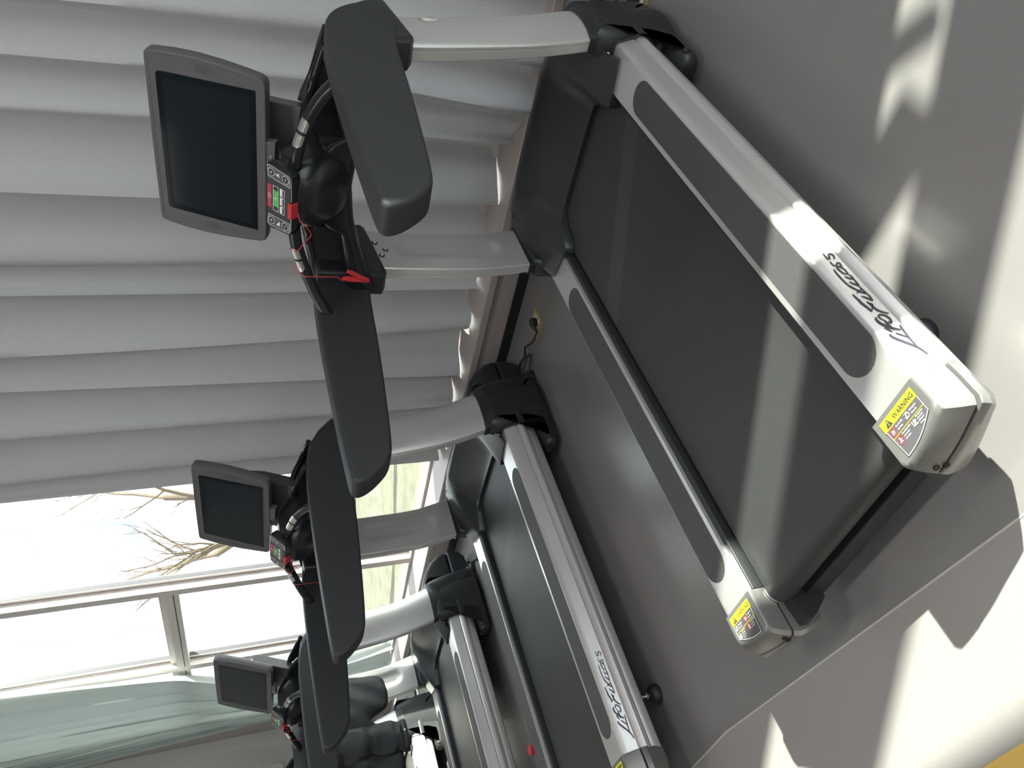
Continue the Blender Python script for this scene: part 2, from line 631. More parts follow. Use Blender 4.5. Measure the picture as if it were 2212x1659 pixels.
def make_upright(side, root):
    g = G()
    rings = []
    NZ = 64
    for i in range(NZ + 1):
        z = .12 + (.93 - .12) * i / NZ
        yr, yf, xi = interp(UP_R, z), interp(UP_F, z), interp(UP_X, z)
        L = yf - yr
        t = .033 + .006 * sstep(.3, .84, z)
        ring = []
        for k in range(15):                       # inner face, from the rear strip forward, with its long pressed recess
            u = .03 + .93 * k / 14
            y = yr + u * L
            dy, dz = (u - .55) * L, 0
            zc0, zc1 = .445, .735
            dz = max(zc0 - z, 0, z - zc1)
            d = math.hypot(dy, dz) - .034
            dep = .009 * sstep(.012, -.008, d) if False else .009 * (1 - sstep(-.010, .012, d))
            ring.append((xi + dep, y, z))
        ring.append((xi + .005, yf - .002, z))
        ring.append((xi + .014, yf, z))
        for u, x in ((.985, .024), (.95, .034), (.88, .044), (.78, .051), (.65, .0555), (.5, .0565), (.35, .0545), (.2, .0495), (.1, .045), (.05, .0415)):
            ring.append((xi + x * (t / .036 if u < .15 else 1), yr + u * L, z))
        ring += [(xi + t * 1.08, yr + .004, z), (xi + t * .98, yr, z), (xi + t * .80, yr, z), (xi + t * .77, yr + .0022, z), (xi + t * .72, yr + .0022, z), (xi + t * .69, yr, z), (xi + .003, yr, z), (xi, yr + .004, z)]
        rings.append(ring)
    g.loft(rings)
    if side < 0: g.mirror()
    up = g.build('upright', 'upsilver', root, angle=30)
    for y, z in ((1.413, .841), (1.378, .812), (1.346, .829)):
        b = G()
        x = interp(UP_X, z)
        b.lathe([(.0095, .002), (.0095, -.002), (.0085, -.0028)], (x, y, z), (1, 0, 0), 16)
        b.k = 1
        b.lathe([(.0068, 0), (.0068, -.0038), (.0055, -.0058), (.003, -.0062), (.0028, -.004), (.0, -.004)], (x, y, z), (1, 0, 0), 16)
        if side < 0: b.mirror()
        b.build('bolt', ['ink', 'bolt'], up)
    return up


def make_label(side, cap):
    """warning label on the rear cap: yellow header, grey panel, icons and small print"""
    W, HH, R1 = .098, .0205, .0385
    x0 = .287 if side > 0 else -.385
    y0, z0 = -.0055, .2418
    g = G()

    def P(a, b, lift=0):
        return (x0 + a, y0 - b, z0 + lift)

    arc = []
    for i in range(9):
        t = i / 8
        arc.append((W - (W - .008) * t, .052 + .027 * t + .0065 * math.sin(math.pi * t)))
    outl = [(0, 0), (W, 0)] + arc
    if side < 0: outl = [(W - a, b) for a, b in outl][::-1]

    def flat(poly, k, lift):
        g.k = k
        g.add([P(a, b, lift) for a, b in poly], [tuple(range(len(poly)))])

    # 0 panel 1 yellow 2 ink 3 white 4 red
    ins = offset(outl, .0010)
    ins2 = offset(outl, .0024)
    flat(outl, 0, 0)
    n = len(outl)
    g.k = 3
    g.add([P(a, b, .0002) for a, b in ins] + [P(a, b, .0002) for a, b in ins2], [(i, (i + 1) % n, n + (i + 1) % n, n + i) for i in range(n)])
    hw = [(.0005, .0005), (W - .0005, .0005), (W - .0005, HH), (.0005, HH)]
    flat(hw, 1, .0004)
    # triangle with exclamation mark
    cx, cy, s = .0185, .0112, .0088
    flat([(cx - s, cy + s * .8), (cx, cy - s), (cx + s, cy + s * .8)], 2, .0006)
    flat([(cx - .0009, cy - .0042), (cx + .0009, cy - .0042), (cx + .0006, cy + .0015), (cx - .0006, cy + .0015)], 1, .0008)
    flat([(cx - .0009, cy + .0028), (cx + .0009, cy + .0028), (cx + .0009, cy + .0045), (cx - .0009, cy + .0045)], 1, .0008)

    def text(s, size, a, b, k, sx=1.0):
        v, f = text_geo(s, size, True)
        g.k = k
        g.add([P(a + x * sx, b - y, .0010) for x, y, _ in v], f)

    text('WARNING', .0132, .034, .0158, 2, .93)
    lo, hi = .0035, W - .0035
    ll = .0055 if side > 0 else .0025
    flat([(ll, R1), (W - .003, R1), (W - .003, R1 + .0012), (ll, R1 + .0012)], 1, .0006)

    def ring(cx, cy, r):
        g.k = 4
        m = 28
        pts = [P(cx + q * math.cos(2 * math.pi * i / m), cy + q * math.sin(2 * math.pi * i / m), .0006) for q in (r, r - .0011) for i in range(m)]
        g.add(pts, [(i, (i + 1) % m, m + (i + 1) % m, m + i) for i in range(m)])
        d = r * .7
        flat([(cx - d, cy - d + .0006), (cx - d + .0006, cy - d), (cx + d, cy + d - .0006), (cx + d - .0006, cy + d)], 4, .0010)

    def foot(cx, cy):
        ring(cx, cy, .0078)
        flat([(cx - .003, cy + .0045), (cx - .0012, cy + .005), (cx - .0002, cy + .001), (cx + .001, cy - .002), (cx - .0005, cy - .004), (cx - .0032, cy - .0025), (cx - .0026, cy + .001)], 3, .0008)
        flat([(cx + .0012, cy + .0045), (cx + .003, cy + .0048), (cx + .0038, cy), (cx + .0035, cy - .0035), (cx + .0015, cy - .0025), (cx + .0018, cy + .001)], 3, .0008)

    def child(cx, cy):
        ring(cx, cy, .0078)
        m = 10
        flat([(cx - .001 + .0017 * math.cos(6.283 * i / m), cy - .0040 + .0017 * math.sin(6.283 * i / m)) for i in range(m)], 3, .0008)
        flat([(cx - .0028, cy - .0018), (cx + .0005, cy - .002), (cx + .0045, cy - .0005), (cx + .0008, cy + .0005), (cx + .003, cy + .0045), (cx + .001, cy + .005), (cx - .001, cy + .002), (cx - .003, cy + .005), (cx - .0042, cy + .004), (cx - .0024, cy + .001)], 3, .0008)

    def gear(cx, cy):
        m = 20
        g.k = 3
        pts = [P(cx + .001 + q * math.cos(6.283 * i / m), cy + q * math.sin(6.283 * i / m), .0008) for q in (.0046, .0028) for i in range(m)]
        g.add(pts, [(i, (i + 1) % m, m + (i + 1) % m, m + i) for i in range(m)])
        flat([(cx - .0048, cy + .0048), (cx - .0015, cy + .0052), (cx - .0025, cy + .0008), (cx - .005, cy - .0005), (cx - .0065, cy + .002)], 3, .0008)
        flat([(cx - .007, cy - .0052), (cx + .004, cy - .006), (cx + .004, cy - .0052), (cx - .007, cy - .0044)], 3, .0008)

    def hand(cx, cy):
        flat([(cx - .006, cy - .005), (cx - .004, cy - .005), (cx - .0045, cy + .002), (cx + .005, cy + .003), (cx + .006, cy + .006), (cx - .0055, cy + .005)], 3, .0008)
        flat([(cx - .0025, cy - .001), (cx + .0005, cy - .006), (cx + .002, cy - .0055), (cx + .0012, cy - .002), (cx + .005, cy - .004), (cx + .0055, cy - .002), (cx + .003, cy + .001), (cx - .001, cy + .0018)], 3, .0008)

    c1, c2 = .0125, .0590
    if side > 0:
        foot(c1 + .003, .0295); text('Do not walk', .0046, .0270, .0282, 3, .8); text('Bare foot', .0046, .0270, .0345, 3, .8)
        gear(c2, .0295); text('Moving part.', .0046, .0680, .0282, 3, .8); text('No touch', .0046, .0680, .0345, 3, .8)
        child(c1 + .006, .0490); text('Do not allow children', .0042, .0280, .0450, 3, .66); text('on or around', .0042, .0280, .0505, 3, .72); text('the machine', .0042, .0280, .0560, 3, .72)
        hand(c2 + .002, .0480)
        for i, s in enumerate(('Do not put hands', 'under the belt', 'while the belt', 'is moving')):
            text(s, .0040, .0695, .0438 + .0048 * i, 3, .68)
    else:
        gear(c1, .0295); text('Moving part.', .0046, .0215, .0282, 3, .8); text('No touch', .0046, .0215, .0345, 3, .8)
        foot(c2, .0295); text('Do not walk', .0046, .0690, .0282, 3, .8); text('Bare foot', .0046, .0690, .0345, 3, .8)
        hand(c1, .0480)
        for i, s in enumerate(('Do not put hands', 'under the belt', 'while the belt', 'is moving')):
            text(s, .0040, .0210, .0438 + .0048 * i, 3, .68)
        child(c2, .0490); text('Do not allow children', .0042, .0680, .0450, 3, .66); text('on or around', .0042, .0680, .0505, 3, .66); text('the machine', .0042, .0680, .0560, 3, .72)
    o = g.build('warning_label', ['panel', 'yellow', 'ink', 'white', 'redink'], cap, smooth=False, recalc=False)
    # all faces look up
    me = o.data
    bm = bmesh.new(); bm.from_mesh(me)
    bm.normal_update()
    for f in bm.faces:
        if f.normal.z < 0: f.normal_flip()
    bm.to_mesh(me); bm.free()
    o['label'] = 'yellow headed warning label with white print'
    return o


def make_end_cap(side, root):
    def outline(xo, yo, yi, xin=.2705):
        p = [(xin, .004), (xo - .001, .004), (xo, 0), (xo + .0015, -.03)]
        n = 9
        p += [(xo + .001, yo + .012), (xo - .006, yo)]
        for i in range(1, n):
            t = i / n
            p.append((xo - .008 - (xo - .008 - xin - .010) * t, yo + (yi - yo) * t - .004 * math.sin(math.pi * t)))
        p += [(xin + .008, yi), (xin, yi + .008)]
        return p

    def lay(z, xo, yo, yi, xin=.2705):
        return [(x, y, z) for x, y in outline(xo, yo, yi, xin)]

    g = G()
    g.loft([lay(.2405, .394, -.060, -.087, .274), lay(.2398, .3985, -.0635, -.0905, .272), lay(.2365, .4025, -.068, -.0955), lay(.231, .4055, -.072, -.0995),
            lay(.21, .4165, -.0805, -.108), lay(.190, .4255, -.086, -.113), lay(.1885, .4245, -.085, -.112), lay(.1885, .40, -.06, -.09)])
    g.loft([lay(.1835, .40, -.06, -.09), lay(.1835, .4300, -.087, -.1135), lay(.182, .4315, -.088, -.115), lay(.168, .4330, -.092, -.118), lay(.145, .420, -.086, -.114), lay(.118, .405, -.074, -.106), lay(.098, .396, -.060, -.096), lay(.093, .388, -.05, -.088)])
    g.k = 1
    g.loft([lay(.1895, .4215, -.082, -.109, .276), lay(.1825, .4215, -.082, -.109, .276)])
    # hex key holes in the rear face
    for x, z in ((.292, .1995), (.300, .1862)):
        g.lathe([(.0058, 0), (.0058, -.004), (.003, -.0042)], (x, -.1085 - (.2 - z) * .2, z), (0, 1, 0), 14)
    # roller bracket below the inner end
    g.k = 2
    g.loft([[(x, y, z) for y, z in ((.0, .10), (.0, .17), (-.05, .17), (-.100, .163), (-.100, .145), (-.085, .12), (-.058, .084), (-.03, .080))] for x in (.240, .275)])
    if side < 0: g.mirror()
    cap = g.build('end_cap', ['cap', 'dark', 'black'], root, angle=32)
    make_label(side, cap)
    return cap


def make_rail(side, root):
    g = G()
    s = rail_section()
    g.loft([[(x, y, z) for x, z in s] for y in (0.0, .4, .8, 1.38)])
    if side < 0: g.mirror()
    rail = g.build('side_rail', 'silver', root, angle=28)
    # grip insert with round ends
    g = G()
    p = []
    r = .046
    for k in range(17):
        a = math.pi * k / 16
        p.append((.345 + r * math.cos(a), 1.120 + r * 1.0 * math.sin(a)))
    for k in range(17):
        a = math.pi + math.pi * k / 16
        p.append((.345 + r * math.cos(a), .122 + r * math.sin(a)))
    rings = [[(x, y, .2340) for x, y in p], [(x, y, .2364) for x, y in p], [(x, y, .2368) for x, y in offset(p, .0008)]]
    g.loft(rings)
    if side < 0: g.mirror()
    g.build('grip_insert', 'grip', rail, angle=30)
    if side > 0:
        g = G()
        d = Vector((.4180 - .3995, 0, .182 - .233)).normalized()
        nn = Vector((-d.z, 0, d.x))

        def W(y, s):
            # on the sloped outer face of the rail
            z = .233 + d.z * s
            x = interp([(-.2335, .3968), (-.2295, .4008), (-.216, .4058), (-.2015, .4113), (-.1862, .4168), (-.15, .43)], -z)
            return Vector((x, y, z)) + nn * .0011

        for st, wf in zip(LOGO, LOGO_W):
            P = [Vector((a, b, 0)) for a, b in st]
            P = spline(P, 6) if len(P) > 2 else [P[0].lerp(P[1], i / 6) for i in range(7)]
            n = len(P)
            vl, vr = [], []
            for i, p in enumerate(P):
                t = (P[min(i + 1, n - 1)] - P[max(i - 1, 0)])
                # strokes are drawn with a pen held along the slope
                t.normalize()
                w = .0019 * wf * (.55 + .45 * math.sin(math.pi * min(1, max(0, i / (n - 1)) * .9 + .1)))
                q = Vector((-t.y, t.x, 0)) * w
                vl.append(W(*(p + q).xy)); vr.append(W(*(p - q).xy))
            g.add(vl + vr, [(i, i + 1, n + i + 1, n + i) for i in range(n - 1)])
        g.build('logo_lettering', 'logoink', rail, smooth=False)
    return rail


def make_treadmill(label):
    root = thing('treadmill', label, 'treadmill', group='treadmills in a row facing the window')
    # ---- running deck
    g = G()
    g.box(-.298, .298, .0, 1.50, .095, .196)
    g.box(-.298, -.2705, .004, 1.50, .19, .226)
    g.box(.2705, .298, .004, 1.50, .19, .226)
    g.box(-.262, .262, -.046, .0, .072, .128)
    g.build('deck_frame', 'black', root, bevel=.004)
    g = G()
    p = [(1.46, .205)]
    for k in range(13):
        a = math.pi / 2 + math.pi * k / 12
        p.append((-.012 + .034 * math.cos(a), .171 + .034 * math.sin(a)))
    p += [(1.46, .137)]
    g.loft([[(x, y, z) for y, z in (p if abs(x) < .26 else offset(p, .0015))] for x in (-.262, -.2595, .2595, .262)])
    g.build('running_belt', 'belt', root, angle=30)
    g = G()
    for s in (-1, 1):
        g = G()
        g.lathe([(.031, 0), (.031, .006), (.012, .006), (.012, .016)], (s * .262, -.012, .171), (s, 0, 0), 20)
        g.build('rear_roller', 'bolt', root)
    for s in (1, -1):
        make_rail(s, root)
        make_end_cap(s, root)
        make_upright(s, root)
    # ---- levelling feet
    for x in (-.322, .322):
        for y, hz in ((.185, .10), (1.655, .09)):
            xx = x if y < 1 else x * 1.17
            g = G()
            g.lathe([(.006, .012), (.0315, .012 - .012), (.0335, .004), (.033, .016), (.029, .027), (.018, .034), (.009, .036)][1:], (xx, y, 0), (0, 0, 1), 28)
            f = g.build('levelling_foot', 'rubber', root)
            g = G()
            g.lathe([(.0055, .034), (.0055, hz if y < 1 else .05)], (xx, y, 0), (0, 0, 1), 12)
            g.lathe([(.0105, .040), (.0105, .049)], (xx, y, 0), (0, 0, 1), 6)
            g.build('bolt', 'chrome', f)
    # ---- base collar round each upright foot
    for s in (1, -1):
        g = G()
        poly = [(1.347, .296), (1.40, .302), (1.47, .308), (1.55, .316), (1.568, .318), (1.585, .30), (1.605, .24), (1.628, .15), (1.640, .07), (1.632, .022), (1.60, .012),
                (1.30, .012), (1.238, .020), (1.226, .05), (1.236, .082), (1.30, .090), (1.345, .10), (1.350, .2)]
        poly = chaikin(poly, 1)
        rings = []
        for w, ins in ((.352, .010), (.356, .003), (.362, 0), (.395, 0), (.410, .004), (.420, .011), (.427, .020), (.431, .032), (.4325, .048)):
            q = offset(poly, ins * .9)
            rings.append([(w, u, v) for u, v in q])
        g.loft(rings)
        # bulged flank that follows the curved upright
        rings = []
        for i in range(14):
            z = .03 + (.314 - .03) * i / 13
            yr, yf, xi = interp(UP_R, max(z, .12)) - .003, interp(UP_F, max(z, .12)) + .006, interp(UP_X, max(z, .12))
            L = yf - yr
            k = 1 + .12 * (1 - i / 13)
            rings.append([(xi - .003, yr, z), (xi - .003, yf, z)] + [(xi + x * 1.07 * k, yr + u * L, z + .006 * u) for u, x in
                         ((.99, .024), (.95, .036), (.88, .046), (.78, .053), (.65, .058), (.5, .059), (.35, .057), (.2, .052), (.1, .047), (.03, .042), (0, .036))])
        g.loft(rings)
        # sleeve over the rail end
        sec = [(.372, .2435), (.385, .2435), (.3985, .2405), (.4085, .232), (.416, .21), (.425, .189), (.433, .176), (.4365, .163), (.434, .150), (.424, .138), (.414, .12), (.408, .10), (.395, .088), (.372, .088)]
        g.loft([[(x, y, z) for x, z in sec] for y in (1.342, 1.46)])
        if s < 0: g.mirror()
        col = g.build('base_collar', 'black', root, angle=35)
        g = G()
        g.lathe([(.0068, .001), (.0068, -.004), (.005, -.0058), (.0022, -.006)], (.3695, 1.340, .256), (0, 1, 0), 14)
        if s < 0: g.mirror()
        g.build('bolt', 'chrome', col)
        g = G()
        g.lathe([(.011, 0), (.011, .006), (.006, .0085)], (.4285, 1.262, .062), (1, 0, 0), 14)
        if s < 0: g.mirror()
        g.build('bolt', 'black', col)
    # ---- motor hood with its rear wings
    g = G()
    xs = [-.376, -.374, -.368, -.35, -.33, -.31, -.29, -.275, -.264, -.256, -.248, -.24, -.232, -.224, -.215, -.205, -.195, -.185, -.17, -.14, -.10, -.05]
    xs = xs + [0] + [-x for x in xs[::-1]]
    RE = [(0, 1.402), (.16, 1.401), (.18, 1.396), (.195, 1.386), (.205, 1.372), (.215, 1.352), (.224, 1.325), (.232, 1.297), (.24, 1.280), (.248, 1.272), (.256, 1.269), (.264, 1.269), (.368, 1.290), (.376, 1.293)]
    cols = []
    for x in xs:
        ax = abs(x)
        yr = interp(RE, ax)
        wing = sstep(.165, .275, ax)
        col = [(x, yr + .004, .207 if ax < .285 else .2372)]
        for k in range(27):
            v = k / 26
            y = yr + (1.575 - yr) * v
            # wing: a straight ramp; middle: a scooped ramp
            zw = .2445 + (.333 - .2445) * (1 - (1 - v) ** 1.35)
            t = (y - 1.40) / (1.575 - 1.40)
            zm = .222 + (.336 - .222) * (max(0, t) ** 1.25) if t > 0 else .222
            z = zm * (1 - wing) + zw * wing - .018 * (ax / .35) ** 3 * sstep(.5, 1, v)
            col.append((x, y, z))
        zt = col[-1][2]
        col += [(x, 1.60, zt - .003), (x, 1.615, zt - .012), (x, 1.63, zt - .03), (x, 1.63, .10)]
        cols.append(col)
    g.loft(cols, caps=False, closed=False)
    g.build('motor_hood', 'hood', root, angle=50)
    # ---- front cover, upper and lower shell
    up = [(1.57, .132), (1.57, .322), (1.625, .312), (1.70, .285), (1.765, .238), (1.803, .188), (1.815, .150), (1.816, .132)]
    lo = [(1.57, .128), (1.818, .128), (1.815, .085), (1.798, .045), (1.775, .022), (1.57, .022)]
    g = G()
    g.pillow(up, lambda u, v, w: (w, u, v), -.335, .335, .018)
    fc = g.build('front_cover', 'black', root, angle=40)
    g = G()
    g.pillow(lo, lambda u, v, w: (w, u, v), -.338, .338, .014)
    g.build('front_cover_base', 'black', root, angle=40)
    for s in (1, -1):
        for y, z in ((1.735, .200), (1.66, .205)):
            g = G()
            g.lathe([(.007, 0), (.007, .002), (.003, .0022), (.0028, 0)], (s * .334, y, z), (s, 0, 0), 12)
            g.build('screw', 'dark', fc)
    # ---- arms
    poly = arm_poly()
    for s in (1, -1):
        g = G()
        g.pillow(poly, lambda u, v, w: (w, u, v), .342, .412, .010, 5)
        if s < 0: g.mirror()
        g.build('armrest', 'arm', root, angle=60)
        g = G()
        cp = [(1.236, .842), (1.262, .829), (1.38, .845), (1.488, .860), (1.508, .872), (1.506, .893), (1.478, .935), (1.43, .985), (1.36, 1.028), (1.28, 1.045), (1.235, 1.04)]
        g.pillow(cp, lambda u, v, w: (w - .012 * (v - .86) / .18, u, v), .312, .398, .014, 4)
        if s < 0: g.mirror()
        g.build('upright_cap', 'black', root, angle=50)
    # ---- console beam with open trays
    g = G()
    TOP = [(0, 1.062), (.10, 1.058), (.13, 1.03), (.15, .985), (.33, .955)]
    BOT = [(0, .962), (.09, .953), (.17, .938), (.26, .906), (.345, .872)]
    rings = []
    for i in range(29):
        x = -.345 + .69 * i / 28
        ax = abs(x)
        t, b = interp(TOP, ax), interp(BOT, ax)
        poly = rrect(.215, t - b, min(.028, (t - b) * .42), 5, 1.305, (t + b) / 2)
        rings.append([(x, u, v) for u, v in poly])
    g.loft(rings)
    cb = g.build('console_beam', 'gloss', root, angle=50)
    for s in (1, -1):
        g = G()
        # rim: outer frame line rising to the mount, a divider and side walls
        front = [(.345, 1.405, 1.022), (.30, 1.41, 1.033), (.25, 1.412, 1.044), (.21, 1.408, 1.056), (.175, 1.395, 1.074), (.15, 1.385, 1.082)]
        g.tube(spline(front, 5), .011, 8)
        div = [(.35, 1.285, 1.040), (.29, 1.305, 1.052), (.22, 1.320, 1.066), (.15, 1.335, 1.078), (.10, 1.340, 1.082)]
        g.tube(spline(div, 5), .0115, 8)
        def wall(path, d):
            P = spline(path, 5)
            g.loft([[tuple(p + Vector((0, -.004, 0))), tuple(p + Vector((0, .004, 0))), (p.x, p.y + .004, .94), (p.x, p.y - .004, .94)] for p in P])
        wall(front, 1)
        wall(div, 1)
        g.box(.125, .145, 1.21, 1.40, .95, 1.055)
        if s < 0: g.mirror()
        g.build('accessory_tray', 'gloss', root, angle=45)
    # ---- pod and keypad
    n = Vector((0, -.664, .748))
    e = Vector((0, .748, .664))
    c0 = Vector((0, 1.105, 1.132))

    def K(a, b, h=0):
        """keypad plane: a across in metres, b from bottom 0 to top 1"""
        p = c0 + e * (b * .0835) + n * h
        return (a, p.y, p.z)

    g = G()
    def podface(ins):
        wb, wt = .090 - ins, .0985 - ins
        i = ins / .0835
        pts = [(-wb, .12), (-wb + .004, .03 + i), (-wb + .014, i), (0, -.015 + i), (wb - .014, i), (wb - .004, .03 + i), (wb, .12), (wt - .001, .80), (wt - .006, .95 - i * .5), (wt - .018, 1.02 - i), (0, 1.06 - i), (-wt + .018, 1.02 - i), (-wt + .006, .95 - i * .5), (-wt + .001, .80)]
        return pts
    rings = [[K(a, b, 0.0) for a, b in podface(.004)], [K(a, b, -.001) for a, b in podface(.0008)], [K(a, b, -.005) for a, b in podface(0)], [K(a, b, -.016) for a, b in podface(-.001)], [K(a * 1.0, b, -.032) for a, b in podface(.003)]]
    g.loft(rings)
    # swelling body below the pod
    rings = []
    for z, hw, y0, y1 in ((.975, .075, 1.200, 1.33), (.99, .092, 1.172, 1.36), (1.02, .106, 1.145, 1.385), (1.055, .110, 1.125, 1.385), (1.09, .104, 1.116, 1.37), (1.12, .096, 1.118, 1.33), (1.15, .088, 1.142, 1.28)):
        rings.append([(u, v, z) for u, v in rrect(2 * hw, y1 - y0, min(hw, (y1 - y0) / 2) * .78, 6, 0, (y0 + y1) / 2)])
    g.loft(rings)
    pod = g.build('control_pod', 'gloss', root, angle=50)
    g = G()
    def kp(poly, k, h):
        g.k = k
        g.add([K(a, b, h) for a, b in poly], [tuple(range(len(poly)))])
    def kframe(poly, t, k, h):
        q = [(a, b * .0835) for a, b in poly]
        q2 = offset(q, t)
        m = len(q)
        g.k = k
        g.add([K(a, b / .0835, h) for a, b in q] + [K(a, b / .0835, h) for a, b in q2], [(i, (i + 1) % m, m + (i + 1) % m, m + i) for i in range(m)])
    def kbox(a0, a1, b0, b1, k, h):
        kp([(a0, b0), (a1, b0), (a1, b1), (a0, b1)], k, h)
    # 0 face 1 box 2 white 3 red 4 green 5 ink
    kp(podface(.006), 0, .0004)
    for s in (1, -1):
        box = [(s * .083, .07), (s * .0485, .07) if False else (s * .052, .05), (s * .0545, .93), (s * .086, .97), (s * .0885, .90)]
        if s < 0: box = box[::-1]
        kp(box, 1, .0007)
        kframe(box, .0013, 2, .0010)
        for b, sign in ((.80, '+'), (.24, '-')):
            cx = s * (.0705 if b > .5 else .0685)
            m = 20
            for r, k, h in ((.0112, 2, .0011), (.0098, 5, .0014)):
                kp([(cx + r * math.cos(6.2832 * i / m), b + r / .0835 * math.sin(6.2832 * i / m)) for i in range(m)], k, h)
            kbox(cx - .0038, cx + .0038, b - .012, b + .012, 2, .0017)
            if sign == '+': kbox(cx - .0009, cx + .0009, b - .046, b + .046, 2, .0017)
    # small runner and slope pictures
    kp([(.066, .47), (.069, .47), (.070, .53), (.074, .47), (.0755, .49), (.0725, .58), (.070, .60), (.067, .56)], 2, .0012)
    kp([(.069, .605), (.072, .605), (.072, .64), (.069, .64)], 2, .0012)
    kp([(-.077, .46), (-.062, .46), (-.077, .60)], 2, .0012)
    kbox(-.034, .034, .795, .965, 3, .0008)
    m = 8
    oct_ = [(.0078 * math.cos(6.2832 * (i + .5) / m), .88 + .0062 / .0835 * math.sin(6.2832 * (i + .5) / m)) for i in range(m)]
    kframe(oct_, .0009, 2, .0011)
    kbox(-.0045, .0045, .872, .888, 2, .0011)
    fr = [(-.0365, .515), (.0365, .515), (.0365, .735), (-.0365, .735)]
    kp(fr, 5, .0007)
    kframe(fr, .0014, 2, .0010)
    kbox(-.0235, .0235, .535, .715, 4, .0012)
    kp([(-.0035, .60), (.0045, .60), (.0005, .68)], 2, .0015)
    for i in (-1, 0, 1):
        kbox(i * .0255 - .0112, i * .0255 + .0112, .27, .46, 2, .0008)
        kbox(i * .0255 - .0098, i * .0255 + .0098, .285, .350, 5, .0011)
        kbox(i * .0255 - .0098, i * .0255 + .0098, .355, .362, 5, .0011)
    g.build('keypad', ['keyface', 'keybox', 'white', 'keyred', 'green', 'ink'], pod, smooth=False)
    # ---- handlebar and pulse sensors
    half = [(.372, 1.098, 1.010), (.345, 1.100, 1.030), (.30, 1.122, 1.058), (.255, 1.138, 1.078), (.212, 1.148, 1.094), (.175, 1.150, 1.105), (.14, 1.150, 1.114), (.09, 1.155, 1.120)]
    for s in (1, -1):
        P = spline(half, 6)
        g = G()
        g.tube(P, .0165, 16)
        if s < 0: g.mirror()
        hb = g.build('handlebar', 'gloss', root, angle=60)
        dirv = Vector((.12, -.62, .78)).normalized()
        for a0, a1 in ((.148, .182), (.190, .224)):
            g = G()
            rings = []
            sel = [p for p in P if a0 <= p.x <= a1]
            xs_ = [a0 + (a1 - a0) * i / 8 for i in range(9)]
            for i, xx in enumerate(xs_):
                # point on path at this x
                for p, q in zip(P, P[1:]):
                    if q.x <= xx <= p.x:
                        t = (p.x - xx) / (p.x - q.x)
                        c = p.lerp(q, t); tg = (q - p).normalized(); break
                d = (dirv - tg * dirv.dot(tg)).normalized()
                b = tg.cross(d)
                # rounded ends of each pair
                lim = 62
                endk = (a0 < .16 and i <= 3, i) if a0 < .16 else (i >= 5, 8 - i)
                if endk[0]: lim = 62 * math.sqrt(max(.05, 1 - ((3 - endk[1]) / 3.4) ** 2))
                rings.append([c + (d * math.cos(math.radians(w)) + b * math.sin(math.radians(w))) * .0176 for w in [-lim + 2 * lim * k / 10 for k in range(11)]]
                             + [c + (d * math.cos(math.radians(w)) + b * math.sin(math.radians(w))) * .0150 for w in [lim - 2 * lim * k / 10 for k in range(11)]])
            g.loft(rings)
            if s < 0: g.mirror()
            g.build('pulse_sensor', 'chrome', hb, angle=40)
    # ---- safety key, cord and clip
    g = G()
    poly = [(a, b * .0835) for a, b in ((-.0345, -.06), (.0085, -.06), (.0085, .10), (-.0345, .10))]
    rings = []
    for h, ins in ((-.020, .001), (-.019, 0), (.005, 0), (.0062, .001)):
        rings.append([K(a, b / .0835, h) for a, b in offset(poly, ins)])
    g.loft(rings)
    key = g.build('safety_key', 'red', root, bevel=.001)
    path = [(-.012, 1.098, 1.116), (-.030, 1.092, 1.112), (-.055, 1.094, 1.092), (-.078, 1.098, 1.082), (-.100, 1.112, 1.086), (-.135, 1.136, 1.098), (-.152, 1.129, 1.113), (-.160, 1.150, 1.130),
            (-.175, 1.168, 1.118), (-.195, 1.166, 1.104), (-.215, 1.160, 1.112), (-.228, 1.142, 1.110), (-.232, 1.124, 1.094), (-.232, 1.120, 1.075), (-.234, 1.120, 1.000)]
    g = G()
    g.tube(spline(path, 6), .0012, 6)
    g.tube([(-.234, 1.120, 1.002), (-.240, 1.117, .995), (-.246, 1.117, .985)], .0012, 6)
    g.build('cord', 'red', key)
    g = G()
    def clipv(p):
        return (-.236 + p[0], 1.118, .99 - p[1])
    A = [(-.001, 0), (.004, .012), (.003, .03), (.000, .052), (-.008, .075), (-.014, .075), (-.012, .05), (-.010, .02), (-.004, .002)]
    B = [(.020, .012), (.026, .016), (.022, .03), (.006, .056), (-.006, .078), (-.013, .078), (-.003, .052), (.010, .032)]
    for poly in (A, B):
        g.loft([[(p[0], 1.118 + dy, p[2]) for p in [clipv(q) for q in offset(poly, ins)]] for dy, ins in ((-.0055, .0008), (-.004, 0), (.004, 0), (.0055, .0008))])
    g.lathe([(.0035, -.007), (.0035, .007)], clipv((-.003, .040))[:1] + (1.118, .95), (0, 1, 0), 12)
    g.build('clip', 'red', key, angle=40)
    # ---- screen
    O = Vector((0, 1.31, 1.202))
    eu = Vector((0, .394, .919))
    nv = Vector((0, -.919, .394))

    def S(a, b, h=0):
        p = O + eu * b + nv * h
        return (a, p.y, p.z)

    def bez(ins=0.0):
        # rounded outline, wider at mid height
        hp = [(.0, -.027), (.18, -.026), (.222, -.0255), (.236, -.021), (.2425, -.008), (.2475, .03), (.2535, .09), (.2560, .15), (.2535, .21), (.2480, .255), (.2445, .272), (.238, .2785), (.22, .2795), (.1, .2805), (0, .281)]
        p = hp + [(-a, b) for a, b in hp[-2:0:-1]]
        return offset(p, ins)
    g = G()
